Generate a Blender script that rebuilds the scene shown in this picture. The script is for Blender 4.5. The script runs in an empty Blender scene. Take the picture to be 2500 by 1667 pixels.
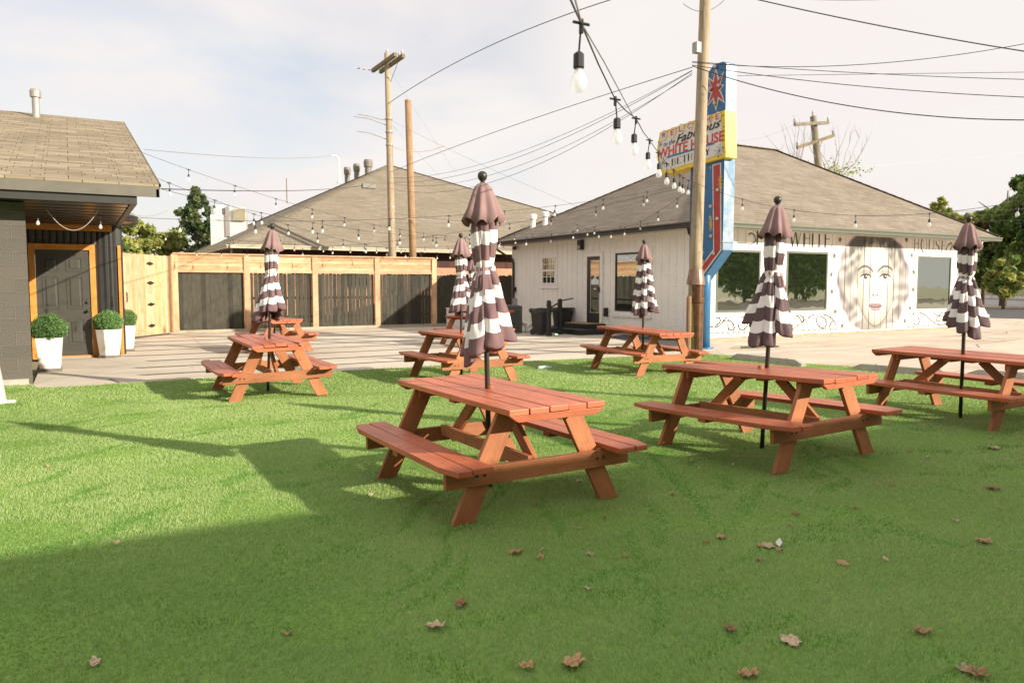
import bpy, math, random
import numpy as np
from mathutils import Vector, Matrix, noise
R_=math.radians
SC=bpy.context.scene; COL=SC.collection
# ------------------------------------------------------------------ camera constants (2500 px wide photograph)
F,HOR,CH,PSI=1852.7,696.87,1.527,0.52116
CX,CY=1250.,833.5
TH=math.atan((CY-HOR)/F)
def ray(px,py):
    a,b,c=px-CX,F,-(py-CY)
    b,c=b*math.cos(TH)+c*math.sin(TH),-b*math.sin(TH)+c*math.cos(TH)
    return Vector((a*math.cos(PSI)+b*math.sin(PSI),-a*math.sin(PSI)+b*math.cos(PSI),c))
def at(px,py,ax,val):
    "world point where the line of sight meets the plane axis=val (survey helper)"
    d=ray(px,py); i='xyz'.index(ax); o=Vector((0,0,CH)); return o+d*((val-o[i])/d[i])
def far(px,py,dist):
    d=ray(px,py); return Vector((0,0,CH))+d.normalized()*dist
# ------------------------------------------------------------------ materials
MATS={}
def nt(name):
    m=bpy.data.materials.new(name); m.use_nodes=True; t=m.node_tree
    b=t.nodes['Principled BSDF']; MATS[name]=m
    return m,t,b
def N(t,typ,**k):
    n=t.nodes.new(typ)
    for a,v in k.items():
        if a in n.inputs.keys() if isinstance(a,str) else False: n.inputs[a].default_value=v
        else: setattr(n,a,v)
    return n
def ramp(t,stops):
    r=t.nodes.new('ShaderNodeValToRGB'); e=r.color_ramp.elements
    while len(e)<len(stops): e.new(.5)
    for i,(p,c) in enumerate(stops): e[i].position=p; e[i].color=(*c,1) if len(c)==3 else c
    return r
def coords(t,kind='obj',scale=(1,1,1),rot=(0,0,0)):
    mp=t.nodes.new('ShaderNodeMapping'); mp.inputs['Scale'].default_value=scale; mp.inputs['Rotation'].default_value=rot
    if kind=='pos':
        g=t.nodes.new('ShaderNodeNewGeometry'); t.links.new(g.outputs['Position'],mp.inputs['Vector'])
    else:
        g=t.nodes.new('ShaderNodeTexCoord'); t.links.new(g.outputs['UV' if kind=='uv' else 'Object'],mp.inputs['Vector'])
    return mp
def noisetex(t,mp,scale,detail=4,rough=.6):
    n=t.nodes.new('ShaderNodeTexNoise'); n.inputs['Scale'].default_value=scale; n.inputs['Detail'].default_value=detail; n.inputs['Roughness'].default_value=rough
    t.links.new(mp.outputs[0],n.inputs['Vector']); return n
def bump(t,b,h,strength=.3,dist=.01):
    n=t.nodes.new('ShaderNodeBump'); n.inputs['Strength'].default_value=strength; n.inputs['Distance'].default_value=dist
    t.links.new(h,n.inputs['Height']); t.links.new(n.outputs[0],b.inputs['Normal']); return n
def mixc(t,f,a,b,mode='MIX'):
    m=t.nodes.new('ShaderNodeMix'); m.data_type='RGBA'; m.blend_type=mode
    for i,v in ((0,f),(6,a),(7,b)):
        if hasattr(v,'links') or hasattr(v,'is_linked'): t.links.new(v,m.inputs[i])
        else: m.inputs[i].default_value=v if i==0 else (*v,1)
    return m.outputs[2]
def mat(name,c1,c2=None,scale=3.,rough=.7,kind='pos',stretch=(1,1,1),bs=.0,bd=.01,fine=None,metal=0,spec=.5,lo=.35,hi=.65):
    m,t,b=nt(name); b.inputs['Roughness'].default_value=rough; b.inputs['Metallic'].default_value=metal
    b.inputs['Specular IOR Level'].default_value=spec
    if c2 is None: c2=tuple(x*.82 for x in c1)
    mp=coords(t,kind,stretch); n=noisetex(t,mp,scale)
    r=ramp(t,[(lo,c1),(hi,c2)]); t.links.new(n.outputs[0],r.inputs[0]); out=r.outputs[0]
    if fine:
        n2=noisetex(t,mp,fine,2); r2=ramp(t,[(.3,(.8,.8,.8)),(.7,(1.12,1.12,1.12))]); t.links.new(n2.outputs[0],r2.inputs[0])
        out=mixc(t,1.,out,r2.outputs[0],'MULTIPLY'); hsrc=n2
    else: hsrc=n
    if 'concrete' in name:
        ns=noisetex(t,coords(t,'pos',(.35,1,1)),.9,7,.65); rs=ramp(t,[(.30,(.66,.61,.55)),(.43,(.93,.91,.89)),(.52,(1,1,1)),(.66,(1.05,1.05,1.04))]); t.links.new(ns.outputs[0],rs.inputs[0]); out=mixc(t,.9,out,rs.outputs[0],'MULTIPLY')
        v=t.nodes.new('ShaderNodeTexVoronoi'); v.feature='DISTANCE_TO_EDGE'; v.inputs['Scale'].default_value=.33; t.links.new(coords(t,'pos').outputs[0],v.inputs['Vector']); rv=ramp(t,[(.0,(.45,.42,.38)),(.006,(1,1,1))]); t.links.new(v.outputs[0],rv.inputs[0]); out=mixc(t,.5,out,rv.outputs[0],'MULTIPLY')
    t.links.new(out,b.inputs['Base Color'])
    if bs: bump(t,b,hsrc.outputs[0],bs,bd)
    return m
def grain(name,c1,c2,rough=.5,knots=True,bs=.35,s=1.):
    "painted or bare board: grain runs along uv u"
    m,t,b=nt(name); b.inputs['Roughness'].default_value=rough; b.inputs['Specular IOR Level'].default_value=.35
    mp=coords(t,'uv',(1.2*s,22*s,1)); n=noisetex(t,mp,3,6,.65)
    mp2=coords(t,'uv',(.8*s,1.6*s,1)); n2=noisetex(t,mp2,2.2,3)
    r=ramp(t,[(.3,c1),(.7,c2)]); t.links.new(n.outputs[0],r.inputs[0])
    r2=ramp(t,[(.3,(.74,.72,.7)),(.7,(1.15,1.13,1.12))]); t.links.new(n2.outputs[0],r2.inputs[0])
    out=mixc(t,1.,r.outputs[0],r2.outputs[0],'MULTIPLY')
    if knots:
        mp3=coords(t,'uv',(3*s,7*s,1)); v=t.nodes.new('ShaderNodeTexVoronoi'); v.inputs['Scale'].default_value=1.3; t.links.new(mp3.outputs[0],v.inputs['Vector'])
        r3=ramp(t,[(.03,(.45,.33,.25)),(.11,(1,1,1))]); t.links.new(v.outputs[0],r3.inputs[0]); out=mixc(t,.8,out,r3.outputs[0],'MULTIPLY')
    oi=t.nodes.new('ShaderNodeObjectInfo'); r4=ramp(t,[(0,(.86,.85,.84)),(1,(1.10,1.10,1.09))]); t.links.new(oi.outputs['Random'],r4.inputs[0]); out=mixc(t,1.,out,r4.outputs[0],'MULTIPLY')
    mp5=coords(t,'pos'); n5=noisetex(t,mp5,7,6,.7); r5=ramp(t,[(.36,(.80,.78,.76)),(.47,(1,1,1)),(.63,(1,1,1)),(.74,(1.14,1.15,1.17))]); t.links.new(n5.outputs[0],r5.inputs[0]); out=mixc(t,.8,out,r5.outputs[0],'MULTIPLY')
    t.links.new(out,b.inputs['Base Color']); bump(t,b,n.outputs[0],bs,.004)
    return m
def shingle(name,c1,c2,mort,bw=.34,rh=.15,var=1.):
    m,t,b=nt(name); b.inputs['Roughness'].default_value=.95; b.inputs['Specular IOR Level'].default_value=.15
    mp=coords(t,'uv'); br=t.nodes.new('ShaderNodeTexBrick'); t.links.new(mp.outputs[0],br.inputs['Vector'])
    # wobble the rows slightly so that they do not read as a grid
    mp.inputs['Location'].default_value=(53.31,0,0); br.offset=.37; br.offset_frequency=3; br.squash=1.35; br.squash_frequency=2; br.inputs['Scale'].default_value=1; br.inputs['Brick Width'].default_value=bw; br.inputs['Row Height'].default_value=rh
    br.inputs['Mortar Size'].default_value=.007; br.inputs['Mortar Smooth'].default_value=.6; br.inputs['Bias'].default_value=-.1
    br.inputs['Color1'].default_value=(*c1,1); br.inputs['Color2'].default_value=(*c2,1); br.inputs['Mortar'].default_value=(*mort,1)
    brb=t.nodes.new('ShaderNodeTexBrick'); t.links.new(mp.outputs[0],brb.inputs['Vector']); brb.offset=.63; brb.offset_frequency=2; brb.inputs['Scale'].default_value=1; brb.inputs['Brick Width'].default_value=bw*1.7; brb.inputs['Row Height'].default_value=rh; brb.inputs['Mortar Size'].default_value=0
    lo_,hi_=1-.18*var,1+.12*var; brb.inputs['Color1'].default_value=(lo_,lo_,lo_,1); brb.inputs['Color2'].default_value=(hi_,hi_,hi_,1)
    n=noisetex(t,mp,.5,5); r=ramp(t,[(.3,(.90,.89,.87)),(.7,(1.08,1.08,1.08))]); t.links.new(n.outputs[0],r.inputs[0])
    n2=noisetex(t,mp,90,2); r2=ramp(t,[(.3,(.85,.85,.85)),(.7,(1.15,1.15,1.15))]); t.links.new(n2.outputs[0],r2.inputs[0])
    o=mixc(t,1.,br.outputs[0],r.outputs[0],'MULTIPLY'); o=mixc(t,1.,o,r2.outputs[0],'MULTIPLY'); o=mixc(t,1.,o,brb.outputs[0],'MULTIPLY')
    t.links.new(o,b.inputs['Base Color'])
    # saw-tooth height: every course overlaps the one below
    sx=t.nodes.new('ShaderNodeSeparateXYZ'); t.links.new(mp.outputs[0],sx.inputs[0])
    mm=t.nodes.new('ShaderNodeMath'); mm.operation='MODULO'; mm.inputs[1].default_value=rh; t.links.new(sx.outputs[1],mm.inputs[0])
    mu=t.nodes.new('ShaderNodeMath'); mu.operation='MULTIPLY_ADD'; mu.inputs[1].default_value=-4; t.links.new(mm.outputs[0],mu.inputs[0]); t.links.new(br.outputs[1],mu.inputs[2])
    mu2=t.nodes.new('ShaderNodeMath'); mu2.operation='MULTIPLY'; mu2.inputs[1].default_value=-1; t.links.new(br.outputs[1],mu2.inputs[0]); t.links.new(mu2.outputs[0],mu.inputs[2])
    bump(t,b,mu.outputs[0],.6,.02)
    return m
def bricks(name,c1,c2,mort,bw,rh,ms,bs=.5,bd=.01,rough=.9):
    m,t,b=nt(name); b.inputs['Roughness'].default_value=rough
    mp=coords(t,'uv'); br=t.nodes.new('ShaderNodeTexBrick'); t.links.new(mp.outputs[0],br.inputs['Vector'])
    br.inputs['Scale'].default_value=1; br.inputs['Brick Width'].default_value=bw; br.inputs['Row Height'].default_value=rh
    br.inputs['Mortar Size'].default_value=ms; br.inputs['Mortar Smooth'].default_value=.5
    br.inputs['Color1'].default_value=(*c1,1); br.inputs['Color2'].default_value=(*c2,1); br.inputs['Mortar'].default_value=(*mort,1)
    n=noisetex(t,mp,45,3); r=ramp(t,[(.3,(.8,.8,.8)),(.7,(1.2,1.2,1.2))]); t.links.new(n.outputs[0],r.inputs[0])
    o=mixc(t,1.,br.outputs[0],r.outputs[0],'MULTIPLY'); t.links.new(o,b.inputs['Base Color'])
    a=t.nodes.new('ShaderNodeMath'); a.operation='MULTIPLY_ADD'; a.inputs[1].default_value=-1.2; t.links.new(br.outputs[1],a.inputs[0]); t.links.new(n.outputs[0],a.inputs[2])
    bump(t,b,a.outputs[0],bs,bd)
    return m
def flat(name,c,rough=.5,metal=0,spec=.5):
    m,t,b=nt(name); b.inputs['Roughness'].default_value=rough; b.inputs['Metallic'].default_value=metal; b.inputs['Specular IOR Level'].default_value=spec
    mp=coords(t,'pos'); n=noisetex(t,mp,6,5); r=ramp(t,[(.3,tuple(x*.9 for x in c)),(.7,tuple(min(1,x*1.08) for x in c))])
    t.links.new(n.outputs[0],r.inputs[0]); t.links.new(r.outputs[0],b.inputs['Base Color']); return m
def glassy(name,c,fac):
    m,t,b=nt(name); b.inputs['Base Color'].default_value=(*c,1); b.inputs['Roughness'].default_value=.3; b.inputs['Specular IOR Level'].default_value=0
    g=t.nodes.new('ShaderNodeBsdfGlossy'); g.inputs['Roughness'].default_value=.015; g.inputs['Color'].default_value=(.9,.93,.85,1)
    mx=t.nodes.new('ShaderNodeMixShader'); mx.inputs[0].default_value=fac
    mp=coords(t,'pos'); n=noisetex(t,mp,1.3,2); bp=t.nodes.new('ShaderNodeBump'); bp.inputs['Strength'].default_value=.12; bp.inputs['Distance'].default_value=.02
    t.links.new(n.outputs[0],bp.inputs['Height']); t.links.new(bp.outputs[0],g.inputs['Normal'])
    o=t.nodes['Material Output']; t.links.new(b.outputs[0],mx.inputs[1]); t.links.new(g.outputs[0],mx.inputs[2]); t.links.new(mx.outputs[0],o.inputs[0]); return m
def bulbglass(name,tint=(1,1,1),tr=.62):
    m,t,b=nt(name); b.inputs['Base Color'].default_value=(*tint,1); b.inputs['Roughness'].default_value=.05
    tp=t.nodes.new('ShaderNodeBsdfTransparent'); tp.inputs[0].default_value=(*tint,1)
    mx=t.nodes.new('ShaderNodeMixShader'); mx.inputs[0].default_value=1-tr
    o=t.nodes['Material Output']; t.links.new(tp.outputs[0],mx.inputs[1]); t.links.new(b.outputs[0],mx.inputs[2]); t.links.new(mx.outputs[0],o.inputs[0]); return m
def leafmat(name,c,trans=.35):
    m,t,b=nt(name); b.inputs['Roughness'].default_value=.6; b.inputs['Specular IOR Level'].default_value=.25
    mp=coords(t,'pos'); n=noisetex(t,mp,.9,3); r=ramp(t,[(.3,tuple(x*.7 for x in c)),(.7,tuple(x*1.3 for x in c))]); t.links.new(n.outputs[0],r.inputs[0])
    t.links.new(r.outputs[0],b.inputs['Base Color'])
    tr=t.nodes.new('ShaderNodeBsdfTranslucent'); t.links.new(r.outputs[0],tr.inputs[0])
    mx=t.nodes.new('ShaderNodeMixShader'); mx.inputs[0].default_value=trans; o=t.nodes['Material Output']
    t.links.new(b.outputs[0],mx.inputs[1]); t.links.new(tr.outputs[0],mx.inputs[2]); t.links.new(mx.outputs[0],o.inputs[0]); return m

TOPW=grain('stain_top',(.55,.165,.08),(.43,.12,.058),.42,False,.25)
LEGW=grain('stain_leg',(.44,.175,.075),(.34,.125,.052),.6,False,.3)
PINE=grain('pine',(.70,.455,.28),(.58,.36,.21),.7,True,.3)
CEDAR=grain('cedar_orange',(.68,.30,.06),(.58,.24,.045),.5,True,.2)
BLKFENCE=grain('black_stained_board',(.045,.045,.035),(.095,.09,.068),.85,False,.5)
POLEW=grain('pole_wood',(.52,.43,.31),(.36,.29,.20),.9,True,.6,.8)
POLEG=grain('pole_wood_grey',(.27,.245,.185),(.19,.17,.13),.9,True,.6,.8)
POLEB=grain('pole_wood_brown',(.42,.28,.16),(.29,.18,.10),.9,True,.6,.8)
SHING=shingle('shingle_tan',(.27,.232,.178),(.225,.192,.145),(.13,.11,.085),var=.45)
SHINGL=shingle('shingle_near',(.33,.275,.195),(.225,.185,.13),(.07,.055,.04),.36,.15)  # darkest mortar colour paints in the shadow lines under the shingle tabs
SHINGW=shingle('shingle_weathered',(.275,.235,.19),(.225,.19,.152),(.12,.10,.082),var=.55)
BLOCK=bricks('painted_block',(.105,.092,.076),(.088,.078,.064),(.15,.135,.115),.405,.203,.008,.8,.012,.7)
BRICK=bricks('orange_brick',(.55,.27,.16),(.45,.2,.12),(.5,.36,.26),.22,.075,.01)
REDBRICK=bricks('dark_red_brick',(.10,.04,.025),(.06,.026,.02),(.05,.035,.03),.09,.4,.008)
WHITE=mat('white_siding',(.88,.86,.80),(.83,.81,.75),2.,.6,fine=30,bs=.05)
TRIM=flat('white_trim',(.82,.79,.75),.5)
GROOVE=flat('siding_groove',(.26,.25,.23),.8)
INK=flat('black_paint',(.035,.035,.035),.6)
BLACK=flat('black_plastic',(.018,.018,.018),.45)
DARKM=flat('dark_bronze_metal',(.022,.020,.017),.35)
DOORP=flat('charcoal_door_paint',(.065,.062,.052),.32)
CORR=flat('black_corrugated_metal',(.05,.05,.048),.28,.35)
WINFR=flat('grey_green_frame',(.10,.115,.085),.5)
GLASS=glassy('window_glass',(.012,.018,.01),.42)
GLASSL=glassy('shop_door_glass',(.01,.011,.01),.45)
CONC=mat('patio_concrete',(.63,.56,.46),(.53,.47,.385),.8,.9,fine=60,bs=.15,bd=.004)
CONCL=mat('lot_concrete',(.66,.565,.46),(.50,.415,.33),.55,.92,fine=45,bs=.2,bd=.005,stretch=(1,1,1),lo=.3,hi=.7)
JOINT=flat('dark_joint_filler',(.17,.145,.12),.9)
ASPH=mat('asphalt',(.17,.165,.16),(.12,.118,.115),1.2,.95,fine=80,bs=.2)
ASPHD=mat('asphalt_patch',(.09,.088,.085),(.05,.05,.048),4,.95,fine=60,bs=.4)
DIRT=mat('dry_ground',(.36,.31,.21),(.25,.25,.12),.7,.95,fine=20)
STOPM=mat('wheel_stop_cement',(.44,.41,.35),(.34,.315,.27),5,.95,fine=70,bs=.3)
POT=flat('white_planter',(.68,.645,.61),.45)
PIPEW=flat('white_pvc',(.8,.78,.75),.4)
GALV=flat('galvanised',(.40,.37,.33),.45,.5)
GALVB=flat('bright_sheet_metal',(.74,.73,.71),.35,.35)
RUSTC=mat('brown_steel_cover',(.20,.10,.05),(.11,.055,.028),9,.38,metal=.6,fine=50)
GREYB=flat('grey_box',(.35,.35,.33),.5)
ACM=flat('condenser_green_grey',(.075,.08,.065),.55)
REDL=flat('red_label',(.6,.07,.05),.5)
BLUE=flat('sign_blue',(.022,.13,.30),.35)
BLUEP=mat('sign_blue_faded',(.025,.13,.29),(.045,.18,.34),5,.35)
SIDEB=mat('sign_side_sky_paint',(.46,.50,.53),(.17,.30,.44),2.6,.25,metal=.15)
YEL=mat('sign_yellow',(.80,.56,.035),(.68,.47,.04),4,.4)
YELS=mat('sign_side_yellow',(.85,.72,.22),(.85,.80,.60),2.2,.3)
RED=flat('sign_red',(.40,.035,.03),.4)
SRED=flat('letter_red',(.62,.055,.06),.5)
SWH=flat('sign_white',(.66,.64,.60),.4)
SBL=flat('sign_line_blue',(.04,.17,.34),.5)
SFABRIC=flat('plum_fabric',(.13,.088,.095),.85,0,.2)
CFABRIC=mat('faded_plum_fabric',(.29,.185,.18),(.24,.155,.152),3,.85,spec=.2)
WFABRIC=flat('white_fabric',(.84,.80,.78),.85,0,.2)
UPOLE=flat('umbrella_pole_bronze',(.05,.045,.038),.4,.4)
WIRE=flat('cable_black',(.03,.027,.025),.6)
WIREG=flat('cable_grey',(.22,.20,.19),.6)
WIREY=flat('cable_yellow',(.70,.55,.12),.6)
WIREW=flat('cable_pale',(.62,.60,.58),.6)
CORDG=flat('cord_light_grey',(.42,.40,.37),.6)
BULB=bulbglass('clear_bulb')
BOTTLE=bulbglass('clear_plastic',(.9,.95,1),.5)
OAK1=leafmat('dry_leaf_tan',(.56,.36,.19),.2)
OAK2=leafmat('dry_leaf_brown',(.36,.21,.11),.2)
OAK3=leafmat('dry_leaf_pale',(.68,.53,.36),.2)
BOX=[leafmat('boxwood_a',(.17,.32,.10)),leafmat('boxwood_b',(.28,.44,.17)),leafmat('boxwood_c',(.09,.19,.055))]
TGR=[leafmat('tree_green_a',(.15,.23,.06)),leafmat('tree_green_b',(.28,.36,.11)),leafmat('tree_green_c',(.075,.13,.04))]
TYL=[leafmat('tree_yellow_a',(.33,.37,.10)),leafmat('tree_yellow_b',(.44,.44,.13)),leafmat('tree_yellow_c',(.19,.25,.07))]
TCO=[leafmat('conifer_a',(.13,.18,.07)),leafmat('conifer_b',(.24,.28,.10)),leafmat('conifer_c',(.06,.10,.04))]
TRD=leafmat('red_tinge_leaf',(.32,.19,.07))
BARK=mat('bark',(.17,.125,.09),(.09,.065,.05),9,.95,bs=.6)
SHELL=mat('rear_building_wall',(.55,.50,.44),(.50,.45,.40),1.5,.8)
# lawn turf ------------------------------------------------------
def turfmat(name,base):
    m,t,b=nt(name); b.inputs['Roughness'].default_value=.8; b.inputs['Specular IOR Level'].default_value=.08
    mp=coords(t,'pos'); n=noisetex(t,mp,.55,5,.6); mp2=coords(t,'pos',(1,1,1)); n2=noisetex(t,mp2,38,2)
    a,c=base; r=ramp(t,[(.32,a),(.66,c)]); t.links.new(n.outputs[0],r.inputs[0])
    r2=ramp(t,[(.25,(.84,.88,.80)),(.5,(1,1,1)),(.75,(1.12,1.09,1.12))]); t.links.new(n2.outputs[0],r2.inputs[0])
    o=mixc(t,1.,r.outputs[0],r2.outputs[0],'MULTIPLY'); t.links.new(o,b.inputs['Base Color'])
    tr=t.nodes.new('ShaderNodeBsdfTranslucent'); t.links.new(o,tr.inputs[0]); mx=t.nodes.new('ShaderNodeMixShader'); mx.inputs[0].default_value=.3
    t.links.new(b.outputs[0],mx.inputs[1]); t.links.new(tr.outputs[0],mx.inputs[2]); t.links.new(mx.outputs[0],t.nodes['Material Output'].inputs[0])
    return m
TURF1=turfmat('turf_blade_green',((.315,.435,.155),(.37,.475,.185)))
TURF2=turfmat('turf_blade_light',((.41,.49,.215),(.46,.53,.25)))
TURF3=turfmat('turf_blade_dark',((.25,.395,.09),(.30,.43,.11)))
TURF4=turfmat('turf_crease',((.12,.26,.045),(.15,.30,.055)))
TBASE=mat('turf_backing',(.13,.27,.04),(.18,.32,.055),1.,.9,fine=60,bs=.5)
# ------------------------------------------------------------------ mesh builder
OFF={}
class MB:
    def __init__(s): s.v=[];s.f=[];s.m=[];s.h=[]
    def face(s,pts,mi=0,h=None):
        i=len(s.v); s.v+= [Vector(p) for p in pts]; s.f.append(tuple(range(i,i+len(pts)))); s.m.append(mi); s.h.append(h)
    def box(s,c,d,R=None,mi=0,h=None):
        R=R or Matrix.Identity(3); c=Vector(c); i=len(s.v)
        for x in(-.5,.5):
            for y in(-.5,.5):
                for z in(-.5,.5): s.v.append(c+R@Vector((x*d[0],y*d[1],z*d[2])))
        if h is None:
            k=max(range(3),key=lambda a:d[a]); e=[0,0,0]; e[k]=1; h=R@Vector(e)
        o=random.random()*9
        for q in((0,1,3,2),(4,6,7,5),(0,4,5,1),(2,3,7,6),(0,2,6,4),(1,5,7,3)):
            s.f.append(tuple(i+a for a in q)); s.m.append(mi); s.h.append((h,o))
    def b2(s,a,b,mi=0,h=None):
        s.box([(a[k]+b[k])/2 for k in range(3)],[abs(b[k]-a[k]) for k in range(3)],None,mi,h)
    def beam(s,a,b,w,t,side=None,mi=0):
        "board from a to b; w = width along 'side', t = thickness"
        a,b=Vector(a),Vector(b); d=(b-a); L=d.length; d.normalize()
        side=Vector(side) if side else (Vector((0,0,1)) if abs(d.z)<.9 else Vector((1,0,0)))
        side=(side-d*side.dot(d)).normalized(); n=d.cross(side)
        R=Matrix((d,side,n)).transposed(); s.box((a+b)/2,(L,w,t),R,mi,d)
    def prism(s,pts,ext,mi=0,mis=None):
        "closed polygon extruded by vector"
        ext=Vector(ext); p=[Vector(a) for a in pts]; n=len(p); i=len(s.v)
        s.v+=p+[a+ext for a in p]; o=random.random()*9
        s.f.append(tuple(range(i,i+n))); s.m.append(mi); s.h.append(None)
        s.f.append(tuple(range(i+2*n-1,i+n-1,-1))); s.m.append(mi); s.h.append(None)
        for k in range(n):
            l=(k+1)%n; s.f.append((i+k,i+n+k,i+n+l,i+l)); s.m.append(mi if mis is None else mis); s.h.append(None)
    def tube(s,path,r,n=8,mi=0,cap=True,smooth=True):
        P=[Vector(p) for p in path]; rr=r if hasattr(r,'__len__') else [r]*len(P); i=len(s.v); up=None
        for k,p in enumerate(P):
            d=(P[min(k+1,len(P)-1)]-P[max(k-1,0)]).normalized()
            if up is None: up=Vector((0,0,1)) if abs(d.z)<.9 else Vector((1,0,0))
            x=d.cross(up).normalized(); y=x.cross(d).normalized(); up=y
            for j in range(n):
                a=2*math.pi*j/n; s.v.append(p+(x*math.cos(a)+y*math.sin(a))*rr[k])
        for k in range(len(P)-1):
            dd=(P[k+1]-P[k]).normalized()
            for j in range(n):
                l=(j+1)%n; s.f.append((i+k*n+j,i+k*n+l,i+(k+1)*n+l,i+(k+1)*n+j)); s.m.append(mi); s.h.append((dd,0))
        if cap:
            s.f.append(tuple(i+j for j in range(n))[::-1]); s.m.append(mi); s.h.append(None)
            e=i+(len(P)-1)*n; s.f.append(tuple(e+j for j in range(n))); s.m.append(mi); s.h.append(None)
    def lathe(s,prof,c=(0,0,0),n=16,mi=0,mf=None):
        c=Vector(c); s.tubeprof([(r,z) for r,z in prof],c,n,mi,mf)
    def tubeprof(s,prof,c,n,mi,mf):
        i=len(s.v)
        for r,z in prof:
            for j in range(n):
                a=2*math.pi*j/n; s.v.append(c+Vector((r*math.cos(a),r*math.sin(a),z)))
        for k in range(len(prof)-1):
            for j in range(n):
                l=(j+1)%n; s.f.append((i+k*n+j,i+k*n+l,i+(k+1)*n+l,i+(k+1)*n+j)); s.m.append(mf(k) if mf else mi); s.h.append(None)
        s.f.append(tuple(i+j for j in range(n))[::-1]); s.m.append(mi); s.h.append(None)
        e=i+(len(prof)-1)*n; s.f.append(tuple(e+j for j in range(n))); s.m.append(mi); s.h.append(None)
    def build(s,name,mats,parent=None,smooth=False,bevel=0,solid=0):
        me=bpy.data.meshes.new(name); o0=OFF.get(parent.name,Vector()) if parent else Vector()
        me.from_pydata([tuple(v-o0) for v in s.v],[],s.f)
        if not isinstance(mats,(list,tuple)): mats=[mats]
        for m in mats: me.materials.append(m)
        uv=me.uv_layers.new(name='uv')
        for p,mi,h in zip(me.polygons,s.m,s.h):
            p.material_index=mi; p.use_smooth=smooth; n=p.normal; o=0
            if h is not None: u,o=(h if isinstance(h,tuple) else (h,0)); u=Vector(u); u=u-n*u.dot(n)
            else: u=Vector((0,0,1)).cross(n)
            if h is not None and u.length<.05: u=Vector((0,0,1)).cross(n)
            if u.length<1e-4: u=Vector((1,0,0))
            u.normalize(); w=n.cross(u)
            for li in p.loop_indices:
                q=s.v[me.loops[li].vertex_index]; uv.data[li].uv=(q.dot(u)+o,q.dot(w)+o*.37)
        o=bpy.data.objects.new(name,me); COL.objects.link(o)
        if parent: o.parent=parent; OFF[o.name]=o0
        else: OFF[o.name]=Vector()
        if bevel:
            b=o.modifiers.new('b','BEVEL'); b.width=bevel; b.segments=2; b.limit_method='ANGLE'
        if solid:
            b=o.modifiers.new('s','SOLIDIFY'); b.thickness=solid; b.offset=0
        return o
def thing(name,label,cat,loc=(0,0,0),group=None,rz=0):
    o=bpy.data.objects.new(name,None); COL.objects.link(o); o.location=loc; o.rotation_euler=(0,0,rz); o.empty_display_size=.1
    OFF[o.name]=Vector(loc); tag(o,label,cat,group); return o
def localthing(*a,**k):
    o=thing(*a,**k); OFF[o.name]=Vector(); return o
def tag(o,label,cat,group=None):
    o['label']=label; o['category']=cat
    if group: o['group']=group
    return o
def struct(o,kind='structure'): o['kind']=kind; return o
rnd=random.Random(7); random.seed(7)
def arc(P0,P1,sag,n=24):
    P0,P1=Vector(P0),Vector(P1); return [P0.lerp(P1,i/n)-Vector((0,0,sag*4*(i/n)*(1-i/n))) for i in range(n+1)]
def inpoly(x,y,P):
    c=False; j=len(P)-1
    for i in range(len(P)):
        if (P[i][1]>y)!=(P[j][1]>y) and x<(P[j][0]-P[i][0])*(y-P[i][1])/(P[j][1]-P[i][1])+P[i][0]: c=not c
        j=i
    return c
# ================================================================== GROUND
def sheet(name,pts,z,m,kind='structure'):
    b=MB(); b.face([(x,y,z) for x,y in pts],0,Vector((1,0,0))); return struct(b.build(name,m),kind)
sheet('ground',[(-400,-400),(500,-400),(500,500),(-400,500)],-.05,DIRT)
LAWN=[(-6,-2.2),(12.1,-2.2),(12.45,5),(12.55,9.2),(12.15,10.2),(12.3,11.6),(12.1,12.35),(11.2,12.6),(10.4,12.75),(9.2,12.85),(8.0,13.0),(6.6,13.15),(5.2,13.1),(3.8,13.22),(2.4,13.25),(1.2,13.2),(.1,13.15),(-.55,13.2),(-.62,13.75),(-6,13.8)]
# rolled turf edge and mounds
lb=MB(); lb.face([(x,y,.008) for x,y in LAWN],0,Vector((1,0,0))); struct(lb.build('lawn',TBASE))
# patio slabs with dark filled joints, all in one sheet
pb=MB(); pb.face([(x,y,0) for x,y in [(-.62,12.6),(15.5,11.9),(15.5,27),(-.62,27)]],0,Vector((1,0,0)))
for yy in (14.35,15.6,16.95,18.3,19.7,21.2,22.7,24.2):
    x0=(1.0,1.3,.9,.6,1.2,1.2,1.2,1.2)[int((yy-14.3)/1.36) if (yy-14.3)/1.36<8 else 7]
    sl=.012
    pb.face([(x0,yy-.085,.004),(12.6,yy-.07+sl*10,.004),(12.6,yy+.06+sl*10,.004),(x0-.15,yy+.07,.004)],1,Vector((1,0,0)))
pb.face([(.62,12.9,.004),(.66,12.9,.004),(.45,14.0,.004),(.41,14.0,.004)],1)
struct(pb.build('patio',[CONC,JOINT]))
lot=MB(); lot.face([(x,y,-.004) for x,y in [(11.9,-30),(80,-30),(80,24),(26.6,24),(26.6,27.5),(14.9,27.5),(14.9,13),(11.9,13)]],0,Vector((1,0,0)))
r_=random.Random(3)
for k in range(26):   # cracks in the lot
    x,y=r_.uniform(13,34),r_.uniform(1,14.5); a=r_.uniform(-.3,.3)
    for j in range(r_.randint(3,7)):
        L=r_.uniform(.5,1.3); x2,y2=x+math.cos(a)*L,y+math.sin(a)*L; w=r_.uniform(.006,.016); nx,ny=-math.sin(a)*w,math.cos(a)*w
        if y2<15 and y2>0: lot.face([(x-nx,y-ny,0),(x2-nx,y2-ny,0),(x2+nx,y2+ny,0),(x+nx,y+ny,0)],1,Vector((1,0,0)))
        x,y=x2,y2; a+=r_.uniform(-.6,.6)
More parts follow.
